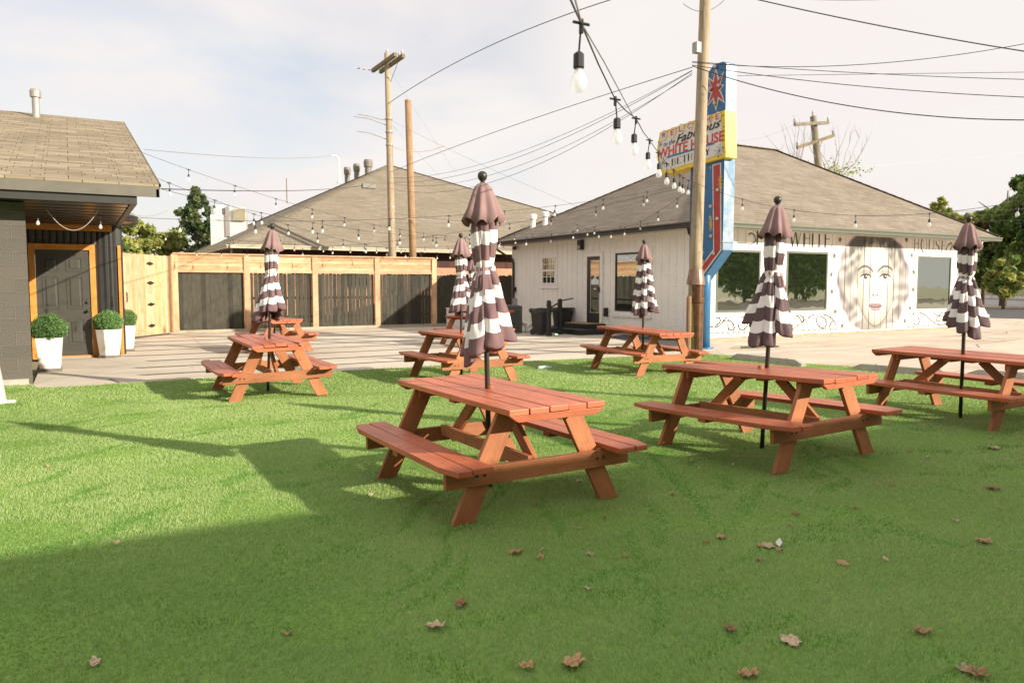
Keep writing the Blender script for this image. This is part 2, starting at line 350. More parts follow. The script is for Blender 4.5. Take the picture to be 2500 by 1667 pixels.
lot.face([at(1790,845,'z',.0),at(1905,842,'z',.0),at(1900,848,'z',.0),at(1780,852,'z',.0)],2,Vector((1,0,0)))
struct(lot.build('parking_lot',[CONCL,JOINT,mat('worn_yellow_paint',(.66,.52,.22),(.60,.51,.38),6,.9)]))
b=MB(); b.face([at(x,y,'z',.006) for x,y in ((1480,822),(1560,812),(1700,826),(1725,842),(1650,845),(1540,834))],0,Vector((1,0,0))); struct(b.build('gravel_patch',ASPHD),'structure')
# street far right
b=MB(); b.face([at(x,y,'z',.004) for x,y in ((2350,774),(2900,790),(2900,762),(2350,752))],0,Vector((1,0,0)))
b.face([at(x,y,'z',.004) for x,y in ((2350,750.5),(2900,760),(2900,736),(2350,727))],1,Vector((1,0,0))); struct(b.build('road',[ASPHD,ASPH]))
b=MB(); P=[at(x,y,'z',0) for x,y in ((2380,751),(2900,761))]; b.beam(P[0]+Vector((0,0,.06)),P[1]+Vector((0,0,.06)),.14,.3); struct(b.build('kerb',CONC))
# ---- turf blades: soft artificial pile, one object nobody could count
_r=random.Random(12); STREAK=[]
for _k in range(70):
    _d=_r.uniform(2.6,10); _a=math.pi/2-PSI+_r.uniform(-.62,.62); _x,_y=_d*math.cos(_a),_d*math.sin(_a); _b=_r.gauss(.35,.55); _L=_r.uniform(.25,1.0)
    for _j in range(_r.choice((1,1,2,3))): _x2,_y2=_x+math.cos(_b)*_L,_y+math.sin(_b)*_L; STREAK.append((_x,_y,_x2,_y2,_r.uniform(.014,.038)*(.6+_d*.12))); _x,_y=_x2,_y2; _b+=_r.uniform(-.4,.4)
for (_p,_q) in (((60,1140),(330,1085)),((700,1265),(930,1290)),((330,1260),(360,1300)),((1790,1400),(2060,1240)),((1700,1560),(2010,1500)),((1350,1440),(1480,1465)),((1780,1580),(2160,1560)),((800,1330),(1010,1400)),((2200,1160),(2440,1165)),((1590,1090),(1740,1330)),((1900,1180),(1700,1330))):
    _A,_B=at(*_p,'z',0),at(*_q,'z',0); STREAK.append((_A.x,_A.y,_B.x,_B.y,.035))
def turf():
    rng=np.random.default_rng(5); V=[];Fq=[];M=[]
    bands=[(2.0,4.6,13000,.0027,.021),(4.6,7.2,10000,.0034,.021),(7.2,11,6200,.0046,.023),(11,18,2600,.0085,.026)]
    lx=np.array(LAWN); base=0; quads=[];mats=[]
    for r0,r1,den,w,h in bands:
        half=R_(43); area=half*(r1*r1-r0*r0); n=int(area*den)
        r=np.sqrt(rng.uniform(r0*r0,r1*r1,n)); a=(math.pi/2-PSI)+rng.uniform(-half,half,n)
        x,y=r*np.cos(a),r*np.sin(a)
        c=np.zeros(n,bool); j=len(lx)-1
        for i in range(len(lx)):
            xi,yi=lx[i]; xj,yj=lx[j]
            cond=((yi>y)!=(yj>y)); 
            with np.errstate(divide='ignore',invalid='ignore'): xx=(xj-xi)*(y-yi)/(yj-yi+1e-12)+xi
            c^=cond&(x<xx); j=i
        x,y=x[c],y[c]; n=len(x)
        lean=1.2*np.sin(x*1.1+.7*np.sin(y*1.3))+1.0*np.sin(y*.9+1.3*np.sin(x*.6+2))
        # combed ruffles in the pile
        ruf=np.sin(x*2.3+y*3.1+2*np.sin(y*.8-x*.5))*np.sin(x*.7-y*1.9+1.5*np.sin(x*.9))
        an=lean+rng.normal(0,.9,n); ln=np.abs(rng.normal(.55,.25,n))+.45*(ruf>.55)
        hh=h*rng.uniform(.75,1.25,n)*(1-.25*(ruf>.6)); az=rng.uniform(0,2*math.pi,n); ww=w*rng.uniform(.6,1.3,n)
        dx,dy=np.cos(az)*ww/2,np.sin(az)*ww/2; tx,ty=np.cos(an)*ln*hh,np.sin(an)*ln*hh
        z0=np.full(n,.006)
        p=np.stack([np.stack([x-dx,y-dy,z0],1),np.stack([x+dx,y+dy,z0],1),
            np.stack([x+tx*.4+dx*.8,y+ty*.4+dy*.8,z0+hh*.62],1),np.stack([x+tx*.4-dx*.8,y+ty*.4-dy*.8,z0+hh*.62],1),
            np.stack([x+tx+dx*.25,y+ty+dy*.25,z0+hh*np.sqrt(np.clip(1-.3*ln,.2,1))],1)],1)
        # parted, trodden streaks in the pile
        dk=np.zeros(n)
        for (sx,sy,ex,ey,wd) in STREAK:
            L2=(ex-sx)**2+(ey-sy)**2; tt=np.clip(((x-sx)*(ex-sx)+(y-sy)*(ey-sy))/L2,0,1); wob=.05*np.sin(tt*4+sx*7)
            dd=np.hypot(x-(sx+tt*(ex-sx))+wob,y-(sy+tt*(ey-sy))-wob); dk=np.maximum(dk,np.exp(-(dd/(1.4*wd*(.35+np.sin(np.pi*tt))))**2))
        fl=1-.45*dk*(rng.random(n)<.8)
        p[:,2:,2]=.006+(p[:,2:,2]-.006)*fl[:,None]
        V.append(p.reshape(-1,3)); i0=base+5*np.arange(n)
        quads.append(i0)
        mm=rng.choice([0,0,0,1,2],n); mm=np.where((ruf>.62)&(rng.random(n)<.6),2,mm); mm=np.where((ruf<-.5)&(rng.random(n)<.3),1,mm); mm=np.where(rng.random(n)<dk*.85,3,mm); mats.append(mm); base+=5*n
    V=np.concatenate(V); i0=np.concatenate(quads); mm=np.concatenate(mats); n=len(i0)
    me=bpy.data.meshes.new('turf_pile'); me.vertices.add(len(V)); me.vertices.foreach_set('co',V.astype(np.float32).ravel())
    loops=np.empty((n,7),np.int32); 
    for k,o in enumerate((0,1,2,3,3,2,4)): loops[:,k]=i0+o
    me.loops.add(7*n); me.loops.foreach_set('vertex_index',loops.ravel())
    ls=np.empty((n,2),np.int32); ls[:,0]=7*np.arange(n); ls[:,1]=ls[:,0]+4; lt=np.tile([4,3],n).astype(np.int32)
    me.polygons.add(2*n); me.polygons.foreach_set('loop_start',ls.ravel()); me.polygons.foreach_set('loop_total',lt)
    me.polygons.foreach_set('material_index',np.repeat(mm,2).astype(np.int32))
    for m in (TURF1,TURF2,TURF3,TURF4): me.materials.append(m)
    me.update(calc_edges=True); o=bpy.data.objects.new('grass',me); COL.objects.link(o)
    tag(o,'bright green artificial turf pile covering the picnic lawn','grass'); o['kind']='stuff'; print('turf blades',n)
turf()
# ================================================================== PICNIC TABLES
def warped(b,x0,x1,yc,w,zt,th,wz,bev0=0,bev1=0,mi=0,side=0,hole=None):
    "one board along x, cupped and sagged: wz(t) gives the height offset; side tapers a corner"
    n=10; i=len(b.v); o=random.random()*9
    for k in range(n+1):
        t=k/n; x=x0+(x1-x0)*t; dz=wz(t)
        ya,yb=yc-w/2,yc+w/2
        c=min((x-x0),(x1-x))
        if side and c<.045:
            if side<0: ya+= (.045-c)
            else: yb-=(.045-c)
        for y,z in ((ya,zt),(yb,zt),(yb,zt-th),(ya,zt-th)): b.v.append(Vector((x,y,z+dz)))
    for k in range(n):
        for j in range(4):
            l=(j+1)%4; b.f.append((i+4*k+j,i+4*k+l,i+4*k+4+l,i+4*k+4+j)); b.m.append(mi); b.h.append((Vector((1,0,0)),o))
    b.f.append((i+3,i+2,i+1,i)); b.m.append(mi); b.h.append((Vector((0,1,0)),o))
    e=i+4*n; b.f.append((e,e+1,e+2,e+3)); b.m.append(mi); b.h.append((Vector((0,1,0)),o))
def table(label,x,y,rz,z0,tu,tv,seed,warp=0.):
    rg=random.Random(seed); random.seed(seed)
    t=localthing('picnic_table',label,'picnic table',(x,y,z0),'picnic tables on the lawn and patio',rz)
    t.rotation_euler=(math.atan(tv),-math.atan(tu),rz)
    a,bw,c,e,d,zb=.921,.367,.774,.689,.668,.415; ZT=.75; T=.038
    tp=MB(); W=.141
    for k in range(5):
        yc=-bw+.0705+k*.1483; s=rg.uniform(-1,1); tw=rg.uniform(-.5,1)
        warped(tp,-a+rg.uniform(-.006,.006),a+rg.uniform(-.006,.006),yc,W,ZT+rg.uniform(-.002,.002),T,lambda t,s=s,tw=tw:(.004+warp)*(s*.6*(2*t-1)**2+ (1 if s>0 else -.4)*.5*(2*t-1)**3*tw))
    tp.build('tabletop',TOPW,t,bevel=.004)
    for s in(-1,1):
        cl=MB(); x_=s*(a-.019-.002); yy=bw-.004
        cl.prism([(x_-.019,-yy,ZT-T-.003),(x_-.019,yy,ZT-T-.003),(x_-.019,yy-.06,ZT-T-.045),(x_-.019,-yy+.06,ZT-T-.045)],(.038,0,0)); cl.build('end_cleat',TOPW,t,bevel=.002)
        # seats
        st=MB()
        for k in(0,1):
            yc=s*(c-.0705-k*.1465); sg=rg.uniform(-.3,1)
            warped(st,-a+rg.uniform(-.01,.01),a+rg.uniform(-.01,.01),yc,W,zb,T,lambda t,sg=sg:(.003+warp*1.2)*sg*(2*t-1)**2-(0.003+warp)*.5,side=(s if k==0 else 0))
        st.build('bench_seat',TOPW,t,bevel=.004)
        sc=MB(); sc.box((0,s*(c-.145),zb-T-.019),(.085,.27,.036)); sc.build('seat_cleat',LEGW,t)
        # legs
        for q in(-1,1):
            lg=MB(); top=Vector((q*(e-.019),s*.235,ZT-T-.005)); ft=Vector((q*(e-.019),s*(d-.085),0)); dr=(ft-top).normalized()
            pr=Vector((0,1,0)); hw=.079
            P=[top-pr*hw*s,top+pr*hw*s,ft+pr*hw*s,ft-pr*hw*s]
            lg.prism([p-Vector((.019*1,0,0)) for p in P],(.038,0,0))
            lg.h=[(dr,rg.random()*9)]*len(lg.f)
            lo=lg.build('leg',LEGW,t,bevel=.003)
        # cross beam outside the legs
        cb=MB(); xb=s*(e+.0195); L=c-.055; cb.box((xb,0,zb-T-.068),(.038,2*L,.118)); cbo=cb.build('cross_beam',LEGW,t,bevel=.003)
        for yy in(-.50,-.445,.445,.50):
            bl=MB(); bl.tube([(xb+s*.019,yy,zb-.10),(xb+s*.026,yy,zb-.10)],.0085,8); bl.build('bolt',DARKM,cbo)
        ub=MB(); ub.box((s*(e-.055),0,ZT-T-.04),(.036,.60,.07)); ub.build('top_cleat',LEGW,t)
        br=MB(); br.beam((s*(e-.03),0,zb-.14),(s*.20,0,ZT-T-.03),.088,.036,side=(1,0,0)); br.build('brace',LEGW,t,bevel=.002)
    mc=MB(); mc.box((.0,0,ZT-T-.019),(.09,.64,.036)); mc.box((.20,0,ZT-T-.019),(.088,.5,.034)); mc.box((-.20,0,ZT-T-.019),(.088,.5,.034)); mc.build('middle_cleat',LEGW,t)
    sr=MB(); sr.box((0,.075,zb-T-.035),(2*e-.01,.036,.088)); sr.build('stretcher',LEGW,t,bevel=.002)
    col=MB(); col.lathe([(.021,ZT-.001),(.026,ZT+.0),(.024,ZT+.028),(.021,ZT+.03)],(0,0,0),12); col.build('umbrella_collar',LEGW,t)
    return t
TB=[('front',2.662,4.95,.009,-.0,-.003,-.008),('two',5.44,4.85,.034,.008,-.026,-.017),('left',2.32,10.98,-.001,.012,.012,-.02),
    ('five',8.707,10.514,-.039,-.005,.021,.007),('mid',5.44,11.1,.022,-.001,.003,-.008),('right',8.85,4.95,-.03,-.014,.004,-.02),
    ('backleft',4.041,18.094,.038,0,-.011,-.015),('backmid',8.837,17.401,-.02,.0,-.03,.004)]
LBL=dict(front='terracotta stained picnic table nearest the viewer in the middle of the lawn',
 two='terracotta picnic table with a sagging front bench, to the right of the nearest one',
 left='picnic table with cupped top boards at the left edge of the lawn',
 five='picnic table on the lawn edge in front of the wooden utility pole and blue sign',
 mid='picnic table on the lawn edge behind the nearest striped umbrella',
 right='picnic table cut off by the right edge of the photo near the wheel stops',
 backleft='picnic table on the concrete patio behind the left lawn table, close to the fence',
 backmid='picnic table on the patio mostly hidden behind the middle tables and umbrellas')
for i,(n,x,y,rz,z0,tu,tv) in enumerate(TB):
    table(LBL[n],x,y,rz+math.pi/2,max(z0,-.01)+.008,tu,tv,20+i,{'left':.016,'two':.01,'backleft':.004}.get(n,.002))
# ================================================================== UMBRELLAS
def umbrella(label,x,y,seed,tied=True,top=2.35,wid=1.,ph=0.,lean=0.):
    rg=random.Random(seed)
    t=localthing('patio_umbrella',label,'umbrella',(x,y,0),'closed striped umbrellas through the tables')
    lx,ly=lean/top*math.cos(PSI),-lean/top*math.sin(PSI); qx,qy=lx*math.cos(ph)+ly*math.sin(ph),-lx*math.sin(ph)+ly*math.cos(ph); t.rotation_euler=(-math.atan(qy),math.atan(qx),ph)
    s=top/2.35
    p=MB(); p.tube([(0,0,.012),(0,0,1.0),(0,0,2.27*s)],.0195,12); p.build('pole',UPOLE,t,smooth=True)
    f=MB(); f.lathe([(.012,2.26*s),(.02,2.275*s),(.014,2.285*s),(.022,2.293*s),(.031,2.305*s),(.036,2.325*s),(.031,2.345*s),(.018,2.357*s),(.004,2.36*s)],(0,0,0),16); f.build('finial',UPOLE,t,smooth=True)
    # canopy: eight folded panels hanging from z=2.25 to about 1.08
    nf=8; nt_=128; nz=72; zt,zb=2.24*s,1.10*s; b=MB(); ztie=1.66*s
    off=[rg.uniform(-.085,.085) for _ in range(nf)]; slant=[rg.uniform(-.06,.06) for _ in range(nf)]; amp=[rg.uniform(.7,1.35) for _ in range(nf)]; hem=[rg.uniform(-.075,.06) for _ in range(nf)]
    flop=[rg.uniform(.6,1.5) for _ in range(nf)]
    lop=rg.uniform(-1,1.4); lopa=rg.uniform(0,6.28)
    rows=[]
    for k in range(nz+1):
        v=k/nz; z=zt+(zb-zt)*v
        if tied:
            if z>ztie: u=(zt-z)/(zt-ztie); r=.034+.050*min(1,u*2.2) -.026*max(0,(u-.55)/.45)**2
            else: u=(ztie-z)/(ztie-zb); r=.058+.105*min(1,u*1.05)**.8
        else: u=(zt-z)/(zt-zb); r=.036+.030*min(1,u*5)+.112*u
        row=[]
        for j in range(nt_):
            a=2*math.pi*j/nt_; pf=a/(2*math.pi)*nf; i0=int(pf)%nf; i1=(i0+1)%nf; fr=pf-int(pf)
            sm=fr*fr*(3-2*fr); am=amp[i0]*(1-sm)+amp[i1]*sm; q2=min(1,max(0,(fr-.40)/.2)); q2=q2*q2*(3-2*q2); of=off[i0]*(1-q2)+off[i1]*q2+slant[i0]*(1-q2)*fr*1.2+slant[i1]*q2*(fr-1)*1.2
            hm=hem[i0]*(1-sm)+hem[i1]*sm; fl=flop[i0]*(1-sm)+flop[i1]*sm
            tri=abs(fr-.5)*2  # 1 at rib, 0 mid panel
            fold=(math.cos(2*math.pi*fr)*.5)*(.32+.5*v) *am
            small=.05*math.sin(a*21+3*v*5+seed)+.03*math.sin(a*33-9*v)
            rr=r*wid*(1+fold*.62+small*(.6+v))
            if z<ztie: rr*=1+.32*(fl-1)*((ztie-z)/(ztie-zb))
            aa=a+(.20 if tied else .07)*(.6+.5*v)*math.sin(2*math.pi*fr)*(1 if i0%3 else .55)+ (.35*v if tied else 0)
            zz=z+(of*.9+hm*v*v)*v - .02*math.cos(2*math.pi*fr)*v+.05*lop*v*v*math.cos(a-lopa)
            if tied and abs(z-ztie)<.02: rr*=.93
            row.append(Vector((rr*math.cos(aa),rr*math.sin(aa),zz)))
        rows.append(row)
    for row in rows: b.v+=row
    NS=11
    for k in range(nz):
        mi=int((k+.5)/nz*NS)%2
        for j in range(nt_):
            l=(j+1)%nt_; b.f.append((k*nt_+j,k*nt_+l,(k+1)*nt_+l,(k+1)*nt_+j)); b.m.append(mi); b.h.append(None)
    # turned-in hem
    i=len(b.v)
    for j in range(nt_):
        q=rows[-1][j]; b.v.append(Vector((q.x*.55,q.y*.55,q.z+.06+.02*math.sin(j*.7))))
    for j in range(nt_):
        l=(j+1)%nt_; b.f.append((nz*nt_+j,nz*nt_+l,i+l,i+j)); b.m.append(0); b.h.append(None)
    PL=mat('plum_%d'%seed,(.22,.135,.135),(.175,.108,.112),3,.85,spec=.15) if label.startswith('striped umbrella nearest') else (SFABRIC if 'dark' in label else mat('plum_%d'%seed,(.19,.125,.13),(.16,.10,.108),3,.85,spec=.15))
    cn=b.build('canopy',[PL,WFABRIC],t,smooth=True,solid=.003)
    # vented cap
    c=MB(); n=96; prof=[(.018,2.275),(.040,2.262),(.060,2.235),(.080,2.17),(.105,2.08),(.140,1.99)]
    rows=[]
    for k,(r,z) in enumerate(prof):
        v=k/(len(prof)-1)
        for j in range(n):
            a=2*math.pi*j/n; w=math.cos(a*8+seed+.5*math.sin(a*2+seed))*(.15+.05*math.cos(a*3+seed*2))*v**1.4+math.cos(a*2+seed)*.07*v
            c.v.append(Vector((r*wid*(1+w)*math.cos(a),r*wid*(1+w)*math.sin(a),(z*s-.020*v*v*math.cos(a*8+seed+.5*math.sin(a*2+seed)+2.4)-.012*v*math.cos(a*3+seed)))))
    for k in range(len(prof)-1):
        for j in range(n):
            l=(j+1)%n; c.f.append((k*n+j,k*n+l,(k+1)*n+l,(k+1)*n+j)); c.m.append(0); c.h.append(None)
    c.build('vent_cap',CFABRIC,t,smooth=True,solid=.003)
    if tied:
        tb=MB(); i=0; n=48; r0=.062*wid
        for zz,rr in((ztie+.012,r0*1.12),(ztie-.016,r0*1.16)):
            for j in range(n):
                a=2*math.pi*j/n; tb.v.append(Vector((rr*(1+.09*math.cos(a*8))*math.cos(a),rr*(1+.09*math.cos(a*8))*math.sin(a),zz+.012*math.sin(a+1))))
        for j in range(n): l=(j+1)%n; tb.f.append((j,l,n+l,n+j)); tb.m.append(0); tb.h.append(None)
        aa=rg.uniform(3.2,4.6)
        for q in(0,1):
            d=Vector((math.cos(aa+q*.5),math.sin(aa+q*.5),0)); P0=d*r0*1.15+Vector((0,0,ztie)); P1=d*(r0*1.75)+Vector((0,0,ztie-.07)); P2=d*(r0*2.0)+Vector((0,0,ztie-.15-.05*q))
            sd=d.cross(Vector((0,0,1)))*.009
            tb.face([P0-sd,P0+sd,P1+sd,P1-sd]); tb.face([P1-sd,P1+sd,P2+sd,P2-sd])
        tb.build('tie_strap',CFABRIC,t,solid=.003)
    return t
umbrella('striped umbrella nearest the viewer, tied, its hem bunched low over the front table',2.655,4.96,1,ph=.3,lean=-.05)
umbrella('tied dark striped umbrella in front of the painted letters and windows',5.5,4.9,2,top=2.33,wid=1.0,ph=1.2,lean=.09)
umbrella('tied striped umbrella standing in the left lawn table before the pine fence',2.34,11.1,3,top=2.39,ph=2.0,lean=.12)
umbrella('untied dark striped umbrella flaring down to its hem before the white wall',8.71,10.5,4,tied=False,top=2.32,ph=.2)
umbrella('tied striped umbrella just left of the nearest one, before the black fence',5.42,11.1,5,top=2.36,ph=2.6)
umbrella('tied dark striped umbrella through the table at the right edge, before the trees',8.76,4.92,6,top=2.3,ph=.9)
umbrella('striped umbrella on the patio almost hidden behind the nearest umbrella',8.79,17.36,8,top=2.25,wid=.9)
umbrella('striped umbrella on the patio hidden behind the umbrella of the left lawn table',3.97,18.0,9,top=2.26,wid=.72,lean=.02)
# ================================================================== ROOF HELPERS
def roofbox(b,quad,th,mi=0):
    b.prism(quad,(0,0,-th),mi,mi)
def hip(parent,x0,x1,y0,y1,ze,ra,rb,m,th=.10):
    b=MB(); A,B_,C,D=(x0,y0,ze),(x1,y0,ze),(x1,y1,ze),(x0,y1,ze)
    b.face([A,B_,rb,ra]); b.face([C,D,ra,rb])
    if (Vector(ra)-Vector(rb)).length<.01: pass
    b.face([D,A,ra]); b.face([B_,C,rb])
    b.face([(x0,y0,ze-th),(x0,y1,ze-th),(x1,y1,ze-th),(x1,y0,ze-th)])
    for p,q in((A,B_),(B_,C),(C,D),(D,A)):
        b.face([(p[0],p[1],ze-th),(q[0],q[1],ze-th),q,p])
    r=b.build('roof',m,parent)
    c=MB()
    for p,q in((A,ra),(B_,rb),(C,rb),(D,ra),(ra,rb)):
        p,q=Vector(p),Vector(q)
        if (p-q).length<.01: continue
        n=max(2,int((q-p).length/.3)); 
        for i in range(n):
            s=p.lerp(q,i/n)+Vector((0,0,.018)); e=p.lerp(q,(i+1.12)/n)+Vector((0,0,.006)); c.beam(s,e,.02,.26,side=(0,0,1))
    c.build('ridge_cap',m,r)
    return r
def gutter(parent,pts,m,w=.12,h=.12,name='gutter'):
    b=MB()
    for p,q in zip(pts[:-1],pts[1:]):
        p,q=Vector(p),Vector(q); d=(q-p).normalized(); n=Vector((d.y,-d.x,0))
        prof=[(0,-h),(w*.75,-h),(w*.8,-h*.45),(w,-h*.2),(w,0),(w-.008,0),(w-.012,-.02),(0,-.02)]
        P=[p+n*a+Vector((0,0,z)) for a,z in prof]; b.prism(P,q-p)
    return b.build(name,m,parent)
def stack(parent,base,h,r,m=GALVB,cap=True,name='roof_vent',cone=True):
    b=MB(); x,y,z=base; pr=[(r*2.0,z-.12),(r*1.9,z+.02),(r*1.05,z+.09),(r,z+.1),(r,z+h)]
    if not cone: pr=[(r,z-.25),(r,z+h)]
    if cap: pr+=[(r,z+h),(r*1.45,z+h+.02),(r*1.5,z+h+.16),(r*1.2,z+h+.2)]
    b.lathe(pr,(x,y,0),14); return b.build(name,m,parent,smooth=False)
# ================================================================== WHITE BUILDING
WX,WY=14.7,15.2
ytop=at(1250,650,'x',WX).y; xr=at(2333,700,'y',WY).x
ZS=3.06; GX,GY=WX-.62,WY-.62
gz=at(1800,547,'y',GY).z
yG=at(1203,585,'x',GX).y; xG=at(2440,583,'y',GY).x
wb=thing('white_shop_building','single storey white board and batten shop with a brown hip roof and painted front','building',(WX,WY,0))
b=MB(); b.b2((WX,WY,.10),(xr,ytop,ZS+.05)); wall=b.build('wall',WHITE,wb)
b=MB(); b.b2((WX+.03,WY+.03,-.05),(xr-.03,ytop-.03,.10)); b.build('foundation',bricks('foundation_brick',(.45,.36,.28),(.36,.28,.21),(.40,.34,.28),.2,.07,.01),wb)
# battens on the shaded left face, tongue grooves on the mural face
b=MB(); y=WY+.2
while y<ytop-.1:
    for dz0,dz1 in((.10,ZS),): b.b2((WX-.013,y-.022,dz0),(WX-.001,y+.022,dz1))
    b.b2((WX-.003,y+.022,.1),(WX-.0005,y+.030,ZS),1)
    y+=.305
b.build('batten',[WHITE,GROOVE],wb)
p0=at(2000+320/5.227,700,'y',WY).x; p1=at(2000+1095/5.227,700,'y',WY).x; GS=(p1-p0)/10.
b=MB(); x=p0-GS*int((p0-WX)/GS)
while x<xr-.05:
    b.b2((x-.006,WY-.003,.12),(x+.006,WY-.0005,ZS)); x+=GS
b.build('siding_groove',flat('groove_pale',(.36,.35,.33),.8),wb)
# roof
ry=(GY+.08+yG)/2; ra=at(1793,356,'y',ry); rb=at(1894,366,'y',ry); zr=(ra.z+rb.z)/2
roof=hip(wb,GX,xG,GY,yG,gz+.06,(ra.x-.3,ry,zr),(rb.x,ry,zr),SHINGW)
b=MB(); b.b2((GX+.03,GY+.03,ZS),(xG-.03,yG-.03,ZS+.035)); b.build('soffit',flat('soffit_tan',(.5,.46,.40),.7),wb)
gutter(wb,[(GX,yG,gz+.03),(GX,GY,gz+.03)],DARKM,.13,.14)
gutter(wb,[(GX,GY,gz+.03),(xG,GY,gz+.03)],WINFR,.12,.13)
b=MB(); b.b2((GX+.005,GY+.005,ZS-.02),(GX+.03,yG,gz+.0)); b.b2((GX,GY+.005,ZS-.02),(xG,GY+.03,gz-.0)); b.build('fascia',DARKM,wb)
def dpipe(pts,parent,m=DARKM,r=.042,name='downpipe'):
    b=MB(); b.tube(pts,r,8); return b.build(name,m,parent)
dpipe([(GX+.02,yG-.25,gz-.08),(GX+.05,yG-.25,gz-.25),(WX-.06,yG-.55,gz-.62),(WX-.06,yG-.62,gz-.8),(WX-.06,yG-.62,.15)],wb)
dpipe([(GX+.03,GY+.65,gz-.08),(GX+.05,GY+.62,gz-.24),(WX-.06,WY+.1,gz-.60),(WX-.06,WY+.08,gz-.75),(WX-.06,WY+.08,.2)],wb)
dpipe([(xG-1.0,GY+.03,gz-.1),(xG-1.0,GY+.08,gz-.32),(xr+.08,WY-.05,gz-.75),(xr+.08,WY-.05,.2)],wb,WHITE)
stack(roof,at(1989,515,'y',GY+2.2),.42,.05,PIPEW,False)
stack(roof,at(1301,556,'x',GX+1.0)+Vector((0,0,-.12)),.42,.10,PIPEW,True); stack(roof,at(1331,550,'x',GX+1.1)+Vector((0,0,-.12)),.42,.10,PIPEW,True)
# windows on the mural face
def win_y(px0,py0,px1,py1,Y):
    A=at(px0,py0,'y',Y); B_=at(px1,py1,'y',Y); return A.x,B_.x,(B_.z),(A.z)
def window_y(x0,x1,z0,z1,Y):
    b=MB(); f=.06
    for a,c in(((x0-f,z0-f),(x1+f,z0)),((x0-f,z1),(x1+f,z1+f)),((x0-f,z0),(x0,z1)),((x1,z0),(x1+f,z1))): b.b2((a[0],Y-.035,a[1]),(c[0],Y-.003,c[1]))
    w=b.build('window',WINFR,wb)
    g=MB(); g.b2((x0,Y-.016,z0),(x1,Y-.004,z1)); g.build('pane',GLASS,w)
    t=MB(); o=f+.12
    for a,c in(((x0-o,z0-o),(x1+o,z0-f)),((x0-o,z1+f),(x1+o,z1+o)),((x0-o,z0-f),(x0-f,z1+f)),((x1+f,z0-f),(x1+o,z1+f))): t.b2((a[0],Y-.022,a[1]),(c[0],Y-.002,c[1]))
    t.build('window_trim',TRIM,w)
WINS=[win_y(1752,614,1849,756,WY),win_y(1923,618,2013,752,WY),win_y(2243,630,2314,748,WY)]
zlo=sum(w[2] for w in WINS)/3; zhi=sum(w[3] for w in WINS)/3
for w in WINS: window_y(w[0],w[1],w[2],w[3],WY)
# side porch light panel (small narrow pane beyond the right window)
# left face openings: (y far, y near)
def yz(px0,py0,px1,py1):
    A=at(px0,py0,'x',WX); B_=at(px1,py1,'x',WX); return B_.y,A.y,B_.z,A.z   # y0(near),y1(far),z0,z1
def frame_x(b,y0,y1,z0,z1,f,X0,X1,mi=0):
    for a,c in(((y0-f,z0-f),(y1+f,z0)),((y0-f,z1),(y1+f,z1+f)),((y0-f,z0),(y0,z1)),((y1,z0),(y1+f,z1))): b.b2((X0,a[0],a[1]),(X1,c[0],c[1]),mi)
s5=lambda a,b_:(1180+a/3.733,540+b_/3.733)
y0,y1,z0,z1=yz(*s5(1222,310),*s5(1500,812))
b=MB(); frame_x(b,y0,y1,z0,z1,.06,WX-.04,WX-.003); w=b.build('window',DARKM,wb)
g=MB(); g.b2((WX-.02,y0,z0),(WX-.004,y1,z1)); g.build('pane',GLASSL,w)
t=MB(); frame_x(t,y0-.06,y1+.06,z0-.06,z1+.06,.13,WX-.026,WX-.002); t.b2((WX-.05,y0-.2,z0-.24),(WX-.002,y1+.2,z0-.2)); t.build('window_trim',TRIM,w)
# small sash window
y0,y1,z0,z1=yz(*s5(548,340),*s5(655,562))
b=MB(); frame_x(b,y0,y1,z0,z1,.05,WX-.045,WX-.003)
zm=(z0+z1)/2; b.b2((WX-.04,y0,zm-.03),(WX-.012,y1,zm+.03))
for k in(1,2): yy=y0+(y1-y0)*k/3; b.b2((WX-.034,yy-.012,z0),(WX-.0165,yy+.012,z1))
for k in(1,3): zz=z0+(z1-z0)*k/4; b.b2((WX-.032,y0,zz-.012),(WX-.018,y1,zz+.012))
w=b.build('window',TRIM,wb)
g=MB(); g.b2((WX-.016,y0,z0),(WX-.004,y1,z1)); g.build('pane',GLASSL,w)
t=MB(); frame_x(t,y0-.05,y1+.05,z0-.05,z1+.05,.11,WX-.024,WX-.002); t.b2((WX-.05,y0-.2,z0-.2),(WX-.002,y1+.2,z0-.165)); t.build('window_trim',TRIM,w)
# glass door
y0,y1,z0,z1=yz(*s5(955,325),*s5(1068,930))
dy0,dy1,dz0,dz1=y0,y1,z0,z1
b=MB(); b.b2((WX-.035,y0,z0),(WX-.003,y1,z1)); dr=b.build('door',DARKM,wb)
gy0,gy1=y0+.04,y1-.22
g=MB(); g.b2((WX-.042,gy0,z0+.35),(WX-.036,gy1,z1-.14)); g.build('pane',GLASSL,dr)
l=MB(); frame_x(l,gy0,gy1,z0+.35,z1-.14,.02,WX-.046,WX-.036); l.build('glazing_bead',flat('pale_bead',(.45,.5,.45),.5),dr)
l=MB(); zz=z0+1.25; l.b2((WX-.0445,gy0+.02,zz),(WX-.0425,gy1-.02,zz+.16)); ym=(gy0+gy1)/2
l.prism([(WX-.0445,ym-.12,zz+.16),(WX-.0445,ym+.12,zz+.16),(WX-.0445,ym+.05,zz+.22),(WX-.0445,ym,zz+.28),(WX-.0445,ym-.05,zz+.22)],(.002,0,0)); l.b2((WX-.0445,ym-.06,zz-.16),(WX-.0425,ym+.06,zz-.12)); l.build('door_decal',flat('decal_white',(.75,.74,.72),.5),dr)
l=MB(); l.b2((WX-.09,y0-.02,z0+1.0),(WX-.035,y0+.04,z0+1.17)); l.build('door_handle',BLACK,dr)
